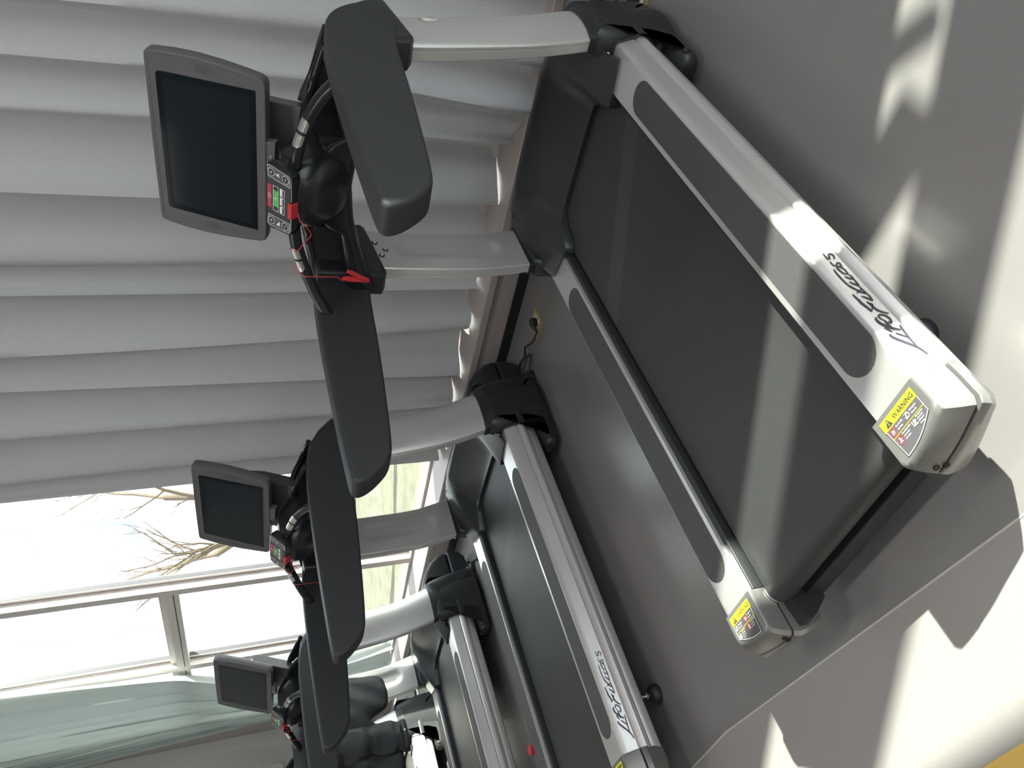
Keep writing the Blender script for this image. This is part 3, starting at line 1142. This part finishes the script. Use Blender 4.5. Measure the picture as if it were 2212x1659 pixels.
    rings = [[S(a, b, .002) for a, b in bez(.012)], [S(a, b, .0045) for a, b in bez(.005)], [S(a, b, .003) for a, b in bez(.0015)], [S(a, b, -.003) for a, b in bez(0)],
             [S(a, b, -.028) for a, b in bez(0.0)], [S(a, b, -.036) for a, b in bez(.006)], [S(a * .97, b * .97 + .004, -.050) for a, b in bez(.03)], [S(a * .9, b * .9 + .012, -.062) for a, b in bez(.06)]]
    g.loft(rings, True)
    g.k = 0
    # front face with the screen opening
    scr = bpy.data.objects
    hs = g.build('screen_housing', 'bezel', root, angle=45)
    g = G()
    r = .013
    def gl(ins=0):
        p = []
        for (cx, cy, a0, rr) in ((.198 - .013, .2535 - r, 0, r), (-.198 + .013, .2535 - r, 90, r), (-.2065 + .003, .003, 180, .003), (.2065 - .003, .003, 270, .003)):
            for k in range(7):
                a = math.radians(a0 + 90 * k / 6)
                p.append((cx + rr * math.cos(a), cy + rr * math.sin(a)))
        return offset(p, ins)
    g.loft([[S(a, b, .0015) for a, b in gl()], [S(a, b, .0030) for a, b in gl()], [S(a, b, .0034) for a, b in gl(.0015)]])
    g.k = 1
    m = len(gl())
    # the lit area of the panel sits a little lighter inside a dark border
    q0 = [S(a * .92, .127 + (b - .127) * .87, .0036) for a, b in gl()]
    g.add(q0, [tuple(range(m))])
    disp = g.build('display', ['glass', 'displayarea'], hs, angle=30)
    for s in (1, -1):
        g = G()
        for i in range(-7, 8):
            for j in range(-4, 5):
                a, b = j * .0031 + (.0015 if i % 2 else 0), i * .0040
                if (a / .0125) ** 2 + (b / .027) ** 2 > 1: continue
                cx, cy = s * .2275 + a, .128 + b
                g.add([S(cx + .0009 * math.cos(6.283 * k / 6), cy + .0009 * math.sin(6.283 * k / 6), .0028) for k in range(6)], [tuple(range(6))])
        g.build('speaker_grille', 'ink', hs, smooth=False)
    g = G()
    rings = [[S(a, b, h) for a, b in ((-.005, -.049), (.075, -.049), (.073, -.02), (-.005, -.02))] for h in (.001, -.025)]
    g.loft(rings)
    tab = g.build('headphone_port', 'bezel', hs, bevel=.002)
    g = G()
    for a in (.018, .034):
        c = Vector(S(a, -.037, .0008))
        g.lathe([(.0035, 0), (.0035, .0012), (.002, .0012), (.0018, 0)], c, nv, 12)
    g.build('port_ring', 'chrome', tab)
    # mount below the screen: a sloped plate with side cheeks
    g = G()
    sec = [(1.335, 1.075, .155), (1.372, 1.155, .150), (1.392, 1.20, .150), (1.42, 1.27, .13)]
    rings = []
    for y, z, w in sec:
        rings.append([(-w, y, z), (-w + .006, y - .003, z), (w - .006, y - .003, z), (w, y, z), (w - .01, y + .05, z - .012), (-w + .01, y + .05, z - .012)])
    g.loft(rings)
    g.build('screen_mount', 'mount', root, angle=35)
    return root


M['mount'] = mat('dark grey plastic plate', (0.050, 0.046, 0.050), 0.35, 0)
M['displayarea'] = mat('screen panel', (0.010, 0.014, 0.018), 0.09, 0, spec=0.22)
TM = [(0, 0, 0), (-1.62006, .00545, -.012194), (-3.1147, -.01254, .0328), (-4.8378, .02579, .00301)]
TL = ['silver and black treadmill nearest the camera, with sunlit right rail and sticker on its upright',
      'silver and black treadmill second in the row, standing in front of the curtain edge',
      'silver and black treadmill third in the row, with the black jacket over its arm',
      'farthest silver treadmill, its rail and front cover in direct sun beside the wall']
protos = make_treadmill(TL[0])
for (x, y, a), lb in zip(TM[1:], TL[1:]):
    t = copy_tree(protos)
    t.location = (x, y, 0)
    t.rotation_euler = (0, 0, a)
    t['label'] = lb
# the nearest one alone wears a round sticker on its right upright
g = G()
zc, yc = .757, 1.425
pts, nn = [], []
rings = []
for r in (.0, .008, .016, .0245):
    ring = []
    for k in range(28):
        a = 6.2832 * k / 28
        y, z = yc + r * math.cos(a) * 1.0, zc + r * math.sin(a)
        yr, yf, xi = interp(UP_R, z), interp(UP_F, z), interp(UP_X, z)
        u = (y - yr) / (yf - yr)
        x = interp([(0, .040), (.05, .0415), (.1, .045), (.2, .0495), (.35, .0545), (.5, .0565), (.65, .0555), (.78, .051), (.88, .044), (.95, .034), (1, .02)], u)
        ring.append((xi + x + .0012, y, z))
    rings.append(ring)
g.loft(rings, caps=False)
g.build('round_sticker', 'sticker', protos, angle=60)


# ------------------------------------------------------------------ room shell
FY = 1.972          # face of the window wall
g = G()
def seam_y(x): return interp([(-9, -.066), (-1.0, -.066), (6.6, -.792)], x)
xs = [-5.7, -1.0, 6.5]
g.add([(x, 2.3, 0) for x in xs] + [(x, seam_y(x), 0) for x in xs], [(3, 4, 1, 0), (4, 5, 2, 1)])
g.k = 1
g.add([(x, seam_y(x), 0) for x in xs] + [(x, -7.1, 0) for x in xs], [(3, 4, 1, 0), (4, 5, 2, 1)])
g.add([(-5.7, -7.1, -.1), (6.5, -7.1, -.1), (6.5, 2.3, -.1), (-5.7, 2.3, -.1)], [(0, 1, 2, 3)])
o = g.build('floor', ['floor_dark', 'floor_light'], smooth=False, recalc=False)
struct(o, 'grey vinyl floor, dark under the machines and lighter behind them')
g = G()
for a, b in zip(xs, xs[1:]):
    ya, yb = seam_y(a), seam_y(b)
    g.loft([[(x, y + .0025, 0), (x, y + .0018, .0012), (x, y - .0018, .0012), (x, y - .0025, 0)] for x, y in ((a, ya), (b, yb))])
struct(g.build('trim_1', 'joint', smooth=False), 'thin light joint between dark and light floor')
g = G()
g.box(-4.5, 6.0, -.62, -.462, 0, .0016)
struct(g.build('trim_2', 'stripe', smooth=False), 'yellow stripe across the light floor')
g = G()
g.box(-5.7, 6.6, -7.1, 2.3, 3.6, 3.75)
struct(g.build('ceiling', 'ceil', smooth=False))
g = G()
g.box(-5.80, -5.62, -7.1, 2.3, -.1, 3.6)
struct(g.build('wall_left', 'wallpaint', smooth=False), 'plain grey wall left of the windows')
g = G()
g.box(-5.7, 6.6, -7.25, -7.1, -.1, 3.6)
struct(g.build('wall_back', 'inner', smooth=False))
g = G()
g.box(6.4, 6.6, -7.1, 2.3, -.1, .2)
g.box(6.4, 6.6, -7.1, 2.3, 3.3, 3.6)
g.box(6.4, 6.6, 1.6, 2.3, .2, 3.3)
g.box(6.4, 6.6, -7.1, -6.6, .2, 3.3)
struct(g.build('wall_right', 'inner', smooth=False))
g = G()
g.box(-5.62, 6.4, FY, 2.26, -.1, .150)
g.box(-5.62, 6.4, 2.06, 2.26, 3.36, 3.6)
g.box(6.2, 6.4, FY, 2.26, .15, 3.6)
g.box(-5.62, -5.15, 2.10, 2.26, .15, 3.6)
struct(g.build('wall_front', 'sill', smooth=False), 'low pinkish white panel under the windows')
g = G()
g.box(-5.62, 6.4, FY - .012, FY, 0, .048)
struct(g.build('baseboard_front', 'base', smooth=False, bevel=.002), 'black baseboard under the windows')
# sill: lip, groove and ledge
g = G()
sec = [(FY, .146), (FY - .004, .149), (FY - .020, .150), (FY - .022, .154), (FY - .022, .184), (FY - .018, .1885), (FY - .004, .1885), (2.02, .203), (2.075, .216), (2.10, .218), (2.20, .205), (2.20, .146)]
g.loft([[(x, y, z) for y, z in sec] for x in (-5.62, 6.4)])
struct(g.build('trim_3', 'sill', angle=25), 'pinkish white window sill with raised lip')
# hand rail on the left wall
g = G()
g.box(-5.622, -5.575, -3.0, 1.82, 1.085, 1.115)
g.box(-5.622, -5.565, 1.74, 1.80, 1.06, 1.16)
struct(g.build('trim_4', 'wallpaint', smooth=False, bevel=.006), 'narrow grey rail on the left wall')

# ------------------------------------------------------------------ windows
BAYS = [(-5.15, -4.315), (-4.315, -3.3375), (-3.3375, -2.10), (-2.10, -.75), (-.75, .65), (.65, 2.05), (2.05, 3.41), (3.41, 3.985), (3.985, 6.2)]
Z0, Z1 = .180, 3.36
for i, (a, b) in enumerate(BAYS):
    w = bpy.data.objects.new('window_%d' % (i + 1), None)
    COL.objects.link(w)
    w.location = ((a + b) / 2, 2.15, Z0)
    struct(w)
    off = Vector(w.location)
    g = G()
    h = .0285
    d = [(a, a + h, 1), (b - h, b, -1)]
    for x0, x1, s in d:
        g.box(x0, x1, 2.10, 2.21, Z0, Z1)
        xa = x1 if s > 0 else x0
        g.box(min(xa, xa + s * .034), max(xa, xa + s * .034), 2.150, 2.19, Z0, Z1)
        g.k = 1
        g.box(min(xa + s * .010, xa + s * .014), max(xa + s * .010, xa + s * .014), 2.1485, 2.15, Z0, Z1)
        g.box(min(xa + s * .0335, xa + s * .0365), max(xa + s * .0335, xa + s * .0365), 2.156, 2.184, Z0, Z1)
        g.k = 0
    g.box(a + h, b - h, 2.12, 2.20, Z1 - .07, Z1)
    g.box(a + h, b - h, 2.10, 2.20, Z0, Z0 + .055)
    if i in (0, 1):
        g.box(a + h, b - h, 2.10, 2.205, 1.655, 1.735)
        g.box(a + h, b - h, 2.135, 2.20, 1.735, 1.775)
        g.k = 1
        g.box(a + h, b - h, 2.0990, 2.1, 1.684, 1.690)
        g.k = 0
    if i == 7:
        g.box(a + h, b - .20, 2.10, 2.20, 2.055, 2.115)
        g.loft([[(x, y, z + k) for y, k in ((2.15, -.02), (2.18, -.02), (2.18, .02), (2.15, .02))] for x, z in ((3.44, 1.865), (3.6, 1.915), (3.82, 1.995))])
    g.v = [p - off for p in g.v]
    g.build('window_frame', ['alu', 'ink'], w, smooth=False)
    g = G()
    g.box(a + h, b - h, 2.168, 2.174, Z0 + .02, Z1 - .02)
    g.v = [p - off for p in g.v]
    g.build('pane', 'pane', w, smooth=False)
w = bpy.data.objects.new('window_10', None)
COL.objects.link(w)
w.location = (6.5, -2.5, .2)
struct(w)
g = G()
for y in (-6.6, -5.0, -3.4, -1.8, -.2, 1.54):
    g.box(6.44, 6.54, y, y + .06, .2, 3.3)
g.box(6.44, 6.54, -6.6, 1.6, .2, .26)
g.box(6.44, 6.54, -6.6, 1.6, 3.24, 3.3)
g.v = [p - Vector(w.location) for p in g.v]
g.build('window_frame', 'alu', w, smooth=False)
g = G()
g.box(6.488, 6.494, -6.58, 1.58, .22, 3.28)
g.v = [p - Vector(w.location) for p in g.v]
g.build('pane', 'pane', w, smooth=False)


# ------------------------------------------------------------------ curtains
def curtain_sheet(peaks, z0, z1, yc, amp, frac=.2, hem=None, nz=50, npt=14, seed=1, front=None):
    """peaks: list of (x at z=2.2, x at z=.8) from right to left; each is the crest of a fold"""
    rnd = random.Random(seed)
    N = len(peaks)
    am = []
    for i in range(N - 1):
        wd = abs(peaks[i][0] - peaks[i + 1][0])
        am.append(min(amp, .24 * wd) * rnd.uniform(.9, 1.1))
    wob = [(rnd.uniform(0, 6), rnd.uniform(.6, 1.4), rnd.uniform(0, 6)) for _ in peaks]
    rows = []
    for j in range(nz + 1):
        s = j / nz
        row = []
        for i in range(N - 1):
            for k in range(npt):
                t = k / npt
                zb = z0 + (hem(i + t) if hem else 0)
                z = zb + (z1 - zb) * s
                def px(q):
                    a, b = peaks[q]
                    f = (z - .8) / 1.4
                    return b + (a - b) * f + .006 * math.sin(wob[q][1] * z * 2 + wob[q][0])
                xa, xb = px(i), px(i + 1)
                ph = math.pi * t / frac if t < frac else math.pi + math.pi * (t - frac) / (1 - frac)
                A = am[i]
                A0 = am[i - 1] if i else A
                x = xa + (xb - xa) * (t if t >= frac else t)
                y = yc - A * math.cos(ph) * (1 + .12 * math.sin(z * 1.7 + wob[i][2]))
                if t > .5: y += .010 * math.sin(3 * math.pi * (t - .5)) * math.sin(z * 1.3 + wob[i][0])
                low = sstep(.9, .15, z) if False else 1 - sstep(.15, .9, z)
                y += low * .008 * math.sin(9 * (i + t) + wob[i][1] * 5)
                if front is not None: y -= .105 * low * sstep(front, front + .12, x)
                row.append((x, y, z))
        xa, xb = peaks[-1]
        zb = z0 + (hem(N - 1) if hem else 0)
        z = zb + (z1 - zb) * s
        row.append((xb + (xa - xb) * (z - .8) / 1.4, yc - am[-1], z))
        rows.append(row)
    g = G()
    g.loft(rows, caps=False, closed=False)
    return g


pk = [(-.061, -.087), (-.227, -.253), (-.527, -.543), (-.854, -.845), (-.979, -.970), (-1.296, -1.261), (-1.481, -1.511), (-1.775, -1.748), (-2.087, -2.071), (-2.236, -2.215)]
rt = []
x = .10
rnd = random.Random(3)
while x < 3.25:
    rt.append((x, x + rnd.uniform(-.02, .02)))
    x += rnd.uniform(.17, .33)
rt.append((3.355, 3.355))
pk = rt[::-1] + pk
nr = len(rt)
HEM = [(nr - 4, -.06), (nr - .5, -.06), (nr + .3, -.05), (nr + 1, -.01), (nr + 1.3, .016), (nr + 1.7, .012), (nr + 2, -.004), (nr + 2.6, .002), (nr + 3, .020), (nr + 3.5, .006), (nr + 3.98, .014), (nr + 4.0, .012), (nr + 4.6, .0), (nr + 5, .012), (nr + 5.4, .016), (nr + 5.98, .004), (nr + 6.5, .012), (nr + 7.2, .006), (nr + 8, .016), (nr + 9, .012)]
g = curtain_sheet(pk, .206, 3.42, 2.060, .062, .20, hem=lambda q: interp(HEM, q), seed=5, front=-.26)
c = g.build('curtain', 'curtain', angle=75, recalc=False)
tag(c, 'wide grey curtain hanging in deep folds behind the two nearest treadmills', 'curtain')
g = curtain_sheet([(4.065, 4.06), (3.97, 3.97), (3.88, 3.88), (3.79, 3.79), (3.695, 3.70)], .2, 3.42, 2.04, .035, .3, seed=8)
c = g.build('curtain', 'curtain', angle=75, recalc=False)
tag(c, 'narrow bunched grey curtain far right along the window wall', 'curtain')
# left curtain, drawn aside and bunched against the wall
rows = []
RE_ = fit([(.25, -4.36), (.6, -4.47), (1.0, -4.56), (1.35, -4.50), (1.6, -4.36), (1.75, -4.28), (2.1, -4.22), (2.75, -4.13), (3.42, -4.05)])
LE_ = fit([(.25, -5.30), (.7, -5.27), (1.0, -5.26), (1.5, -5.31), (2.2, -5.40), (2.8, -5.50), (3.42, -5.56)])
NF = 11
wd = [1.9, 1.35, 1.0, .9, .7, .75, .6, .55, .6, .5, .6]
cum = [0]
for q in wd: cum.append(cum[-1] + q)
for j in range(61):
    z = .26 + (3.42 - .26) * j / 60
    xr, xl = interp(RE_, z), interp(LE_, z)
    row = []
    for i in range(NF):
        for k in range(10):
            t = k / 10
            u = (cum[i] + wd[i] * t) / cum[-1]
            fr = .35
            ph = math.pi * t / fr if t < fr else math.pi + math.pi * (t - fr) / (1 - fr)
            A = .030 * min(1.3, wd[i]) * (1 + .25 * math.sin(z * 1.9 + i * 1.7))
            sw = .012 * math.sin(z * 2.1 + i * 2.3)
            row.append((xr + (xl - xr) * u + sw * (1 if i else .2), 2.045 - A * math.cos(ph), z))
    row.append((xl, 2.03, z))
    rows.append(row)
g = G()
g.loft(rows, caps=False, closed=False)
c = g.build('curtain', 'curtain_thin', angle=75, recalc=False)
tag(c, 'pale grey green curtain drawn aside beside the left wall', 'curtain')
# curtain track
g = G()
g.box(-5.6, 6.35, 2.02, 2.06, 3.42, 3.46)
struct(g.build('trim_5', 'alu', smooth=False))


# ------------------------------------------------------------------ floor outlets and power cords
def outlet(x, y, label):
    r = thing('floor_outlet', label, 'floor outlet', (x, y, 0), group='brass floor outlets')
    g = G()
    a, b = .0525, .034
    ring = lambda s, z: [(s, s, z), (-s, s, z), (-s, -s, z), (s, -s, z)]
    g.loft([ring(a, 0), ring(a, .004), ring(a - .0015, .0055), ring(b, .0055), ring(b, .003)], caps=False)
    g.build('brass_frame', 'brass', r, angle=30)
    g = G()
    g.loft([ring(b - .0005, .001), ring(b - .0005, .0042), ring(b - .002, .005)])
    g.k = 1
    for dx, dy, q in ((-.012, .012, .5), (-.012, -.012, -.5), (.014, .0, 0)):
        c, s = math.cos(q), math.sin(q)
        g.add([(dx + c * u - s * v, dy + s * u + c * v, .0053) for u, v in ((-.005, -.0014), (.005, -.0014), (.005, .0014), (-.005, .0014))], [(0, 1, 2, 3)])
    g.build('socket', ['socket', 'dark'], r, smooth=False)
    return r


outlet(-.992, 1.765, 'square brass floor outlet between the two nearest treadmills')
outlet(.425, 1.715, 'square brass floor outlet in front of the nearest treadmill')


def cord(name, label, plug_at, plug_dir, path, extra=()):
    r = thing(name, label, 'power cord', (plug_at[0], plug_at[1], .0055), group='black treadmill power cords')
    off = Vector(r.location)
    g = G()
    px, py = plug_at
    d = Vector(plug_dir).normalized()
    s_ = Vector((-d.y, d.x, 0))
    B = lambda u, v, z: Vector((px, py, 0)) + d * u + s_ * v + Vector((0, 0, z))
    rings = []
    for z, k in ((.006, .9), (.010, 1), (.028, 1), (.034, .8), (.037, .4)):
        rings.append([B(u, v, z) for u, v in rrect(.040 * k, .030 * k, .009 * k, 4)])
    g.loft(rings)
    g.tube([B(.012, 0, .022), B(.026, 0, .020), B(.038, 0, .015), B(.050, 0, .010)], [.011, .010, .007, .0045], 10)
    g.v = [p - off for p in g.v]
    g.build('plug', 'rubber', r, angle=50)
    g = G()
    g.tube([p - off for p in spline([B(.046, 0, .011)] + [Vector(p) for p in path], 8)], .0042, 8)
    for e in extra:
        g.tube([p - off for p in spline([Vector(p) for p in e], 8)], .0042, 8)
    g.build('cable', 'rubber', r, angle=60)
    return r


cord('power_cord', 'black power cord from the brass outlet to the second treadmill, with a loose loop', (-.985, 1.760), (-.5, -.87, 0),
     [(-1.06, 1.715, .022), (-1.125, 1.750, .030), (-1.19, 1.765, .012), (-1.275, 1.800, .006), (-1.325, 1.775, .008), (-1.35, 1.715, .02)],
     [[(-1.27, 1.655, .05), (-1.22, 1.695, .035), (-1.165, 1.722, .022), (-1.135, 1.712, .018), (-1.150, 1.680, .02), (-1.20, 1.645, .032), (-1.25, 1.625, .048)]])
cord('power_cord', 'black power cord lying in front of the third treadmill', (-2.60, 1.60), (-1, .4, 0),
     [(-2.72, 1.66, .006), (-2.81, 1.70, .006), (-2.93, 1.79, .006), (-2.99, 1.88, .006), (-3.03, 1.92, .006), (-3.02, 1.85, .02)])
cord('power_cord', 'black plug in the outlet in front of the nearest treadmill', (.405, 1.722), (-.2, 1, 0),
     [(.385, 1.80, .008), (.36, 1.86, .006), (.27, 1.88, .006), (.18, 1.85, .006)])

# ------------------------------------------------------------------ bottle with red cap
bx, by, ba = TM[1]
bp = Vector((bx - .50, by + .36, 0))
r = thing('bottle', 'beige bottle with ribbed red cap standing behind the second treadmill rail', 'bottle', bp)
g = G()
g.lathe([(.020, 0), (.029, .002), (.031, .012), (.031, .125), (.029, .145), (.020, .172), (.0165, .182), (.0165, .20)], (0, 0, 0), (0, 0, 1), 28)
g.build('bottle_body', 'beige', r, angle=40)
g = G()
rings = []
for rr, z in ((.0195, .190), (.0205, .1915), (.0205, .2165), (.0190, .2195), (.0165, .2195), (.0155, .2185), (.004, .2185), (.002, .2178)):
    rings.append([(rr * (1 + (.018 if k % 2 else -.01) * (1 if .191 < z < .217 else 0)) * math.cos(6.2832 * k / 56), rr * (1 + (.018 if k % 2 else -.01) * (1 if .191 < z < .217 else 0)) * math.sin(6.2832 * k / 56), z) for k in range(56)])
g.loft(rings)
g.build('cap', 'redcap', r, angle=25)

# ------------------------------------------------------------------ jacket over the third treadmill's left arm
jx, jy, ja = TM[2]
r = thing('jacket', 'black puffer jacket hung over the arm of the third treadmill', 'jacket', (jx, jy, 0), ja)
rnd = random.Random(11)
HR = [(.60, .50), (.95, .49), (1.06, .485), (1.115, .50), (1.135, .62), (1.165, .645), (1.20, .60), (1.225, .53), (1.30, .515), (1.40, .525), (1.445, .56), (1.465, .70), (1.475, .80)]
g = G()
rings = []
NS = 46
for i in range(NS + 1):
    y = .62 + (1.455 - .62) * i / NS
    hr = interp(HR, y)
    hl = hr + .05
    top = interp([(.62, 1.082), (1.20, 1.085), (1.27, 1.07), (1.32, 1.02), (1.40, .95), (1.46, .88)], y)
    infl = interp([(.62, .03), (.66, .05), (1.40, .05), (1.455, .018)], y)
    ring = []
    def puff(s, zz):
        q = .012 * math.sin(26 * zz + 2.2 * math.sin(7 * y) + 1.0) + .009 * math.sin(19 * y + 5 * zz) + .006 * math.sin(47 * y - 31 * zz)
        return q * s
    NW = 18
    xr = -.325
    for k in range(NW + 1):                       # camera side, hem up to the crest
        t = k / NW
        z = hr + (top - hr) * t
        bul = .028 * math.sin(math.pi * min(1, t * 1.15)) + infl * (1 - t * .7)
        x = xr + bul * (1 if t < .93 else 1 - (t - .93) / .07) + puff(1 - t * .4, z)
        if t > .93: x -= .05 * (t - .93) / .07
        ring.append((x, y, z))
    for k in range(NW + 1):                       # far side, crest down to the hem
        t = 1 - k / NW
        z = hl + (top - .004 - hl) * t
        ring.append((-.405 - infl * (1 - t) - .02 * math.sin(math.pi * t) + (.03 * (t - .93) / .07 if t > .93 else 0), y, z))
    ring += [(-.40, y, hl + .002), (-.36, y, (hr + hl) / 2), (-.335, y, hr + .002)]
    rings.append(ring)
g.loft(rings)
g.build('jacket_body', 'jacket', r, angle=80, sub=1)
# hanging sleeve on the camera side
g = G()
rings = []
for i in range(27):
    t = i / 26
    z = .98 - (.98 - .478) * t
    cy = 1.01 + .028 * math.sin(2.2 * t)
    ry = .105 - .012 * t
    rx = .050 + .008 * math.sin(t * 15.0) - .012 * t
    pin = 1 - .16 * max(0, math.cos(t * 2 * math.pi * 3.2)) ** 6
    ring = []
    for k in range(28):
        a = 6.2832 * k / 28
        w = 1 + .05 * math.sin(5 * a + 9 * t) + .04 * math.sin(3 * a - 17 * t)
        ring.append((-.268 + rx * pin * w * math.cos(a), cy + ry * pin * w * math.sin(a), z + .006 * math.sin(4 * a + 7 * t)))
    rings.append(ring)
g.loft(rings)
sl = g.build('sleeve', 'jacket', r, angle=80, sub=1)
g = G()
rings = []
for z, k in ((.486, .98), (.484, 1.02), (.458, 1.0), (.455, .96)):
    rings.append([(-.268 + .041 * k * math.cos(6.2832 * q / 24), 1.035 + .092 * k * math.sin(6.2832 * q / 24), z) for q in range(24)])
g.loft(rings)
g.build('cuff', 'jacketcuff', sl, angle=50)
g = G()
g.lathe([(.0065, 0), (.0065, .002), (.004, .003)], (-.2275, 1.05, .472), (1, 0, 0), 14)
g.build('snap', 'bolt', sl)

# ------------------------------------------------------------------ outside
g = G()
g.box(-70, 40, 2.4, 70, -.55, -.45)
struct(g.build('ground_outside', 'snow', smooth=False), 'pale bright ground outside the windows')
g = G()
g.box(-16, -3.2, 3.9, 11, -.46, -.43)
struct(g.build('lawn_outside', 'lawn', smooth=False), 'dry grass outside below the window')
b = thing('building', 'white building with blue sign seen through the left window', 'building', (-24, 19, -.45))
g = G()
g.box(-22, 20, 0, 8, 0, 16)
g.build('walls', 'facade', b, smooth=False)
for i in range(9):
    for k in range(3):
        g = G()
        g.box(-19 + i * 4, -17.2 + i * 4, -.05, .1, 5.2 + k * 3.6, 7.0 + k * 3.6)
        g.build('window', 'bluewin', b, smooth=False)
g = G()
g.box(3.2, 4.6, -.2, .02, 4.0, 4.5)
g.build('sign', 'bluesign', b, smooth=False)
wl = thing('garden_wall', 'low white wall outside in front of the arches', 'wall', (-20, 13.4, -.45))
g = G()
g.box(-14, 16, 0, .25, 0, 3.08)
g.build('masonry', 'facade', wl, smooth=False)
g = G()
for i in range(5):
    for k in range(2):
        g.box(-.2 + i * .42, .02 + i * .42, -.03, .02, 1.5 + k * .5, 1.8 + k * .5)
g.build('lattice', 'bluewin', wl, smooth=False)
for i, (ax, az, ar) in enumerate(((-18.75, 2.3, .30), (-19.55, 2.25, .30), (-20.35, 2.2, .30))):
    a = thing('garden_arch', ('grey garden arch, nearest of three behind the white wall', 'grey garden arch, middle of three behind the white wall', 'grey garden arch, farthest of three behind the white wall')[i], 'arch', (ax, 14.2, -.45), group='grey arches outside the window')
    g = G()
    P = [(-ar, 0, 0), (-ar, 0, az + .25)] + [(-ar * math.cos(math.pi * k / 16), 0, az + .45 + ar * 1.0 * math.sin(math.pi * k / 16)) for k in range(1, 16)] + [(ar, 0, az + .25), (ar, 0, 0)]
    g.tube(P, .075, 8)
    g.build('arch_tube', 'bluewin', a, angle=60)


def tree(x, y, h, seed, label):
    rnd = random.Random(seed)
    t = thing('bare_tree', label, 'tree', (x, y, -.46), group='bare trees outside the window')
    tr, br = G(), G()

    def grow(p, d, ln, r, lv):
        n = 5
        P, R = [p], [r]
        for i in range(n):
            d = (d + Vector((rnd.uniform(-.16, .16), rnd.uniform(-.16, .16), rnd.uniform(-.04, .12)))).normalized()
            p = p + d * ln / n
            P.append(p); R.append(r * (1 - .5 * (i + 1) / n))
            if lv < 4 and i >= (1 if lv else 2):
                for _ in range(rnd.choice((1, 1, 2)) if lv < 3 else 1):
                    q = (d + Vector((rnd.uniform(-1, 1), rnd.uniform(-1, 1), rnd.uniform(-.15, .7))) * .9).normalized()
                    grow(p, q, ln * rnd.uniform(.42, .62), R[-1] * .6, lv + 1)
        (tr if lv == 0 else br).tube(P, R, 7 if lv < 2 else 4, True)
    grow(Vector((0, 0, 0)), Vector((rnd.uniform(-.08, .08), 0, 1)), h, .09 + h * .008, 0)
    tr.build('trunk', 'wood', t, angle=70)
    br.build('branches', 'wood', t, angle=70)
    return t


tree(-5.0, 5.2, 1.9, 4, 'small bare tree outside, nearest the window')
tree(-8.6, 6.6, 2.2, 9, 'bare tree outside behind the window post')
tree(-11.5, 9.0, 3.0, 21, 'taller bare tree outside, farther from the window')
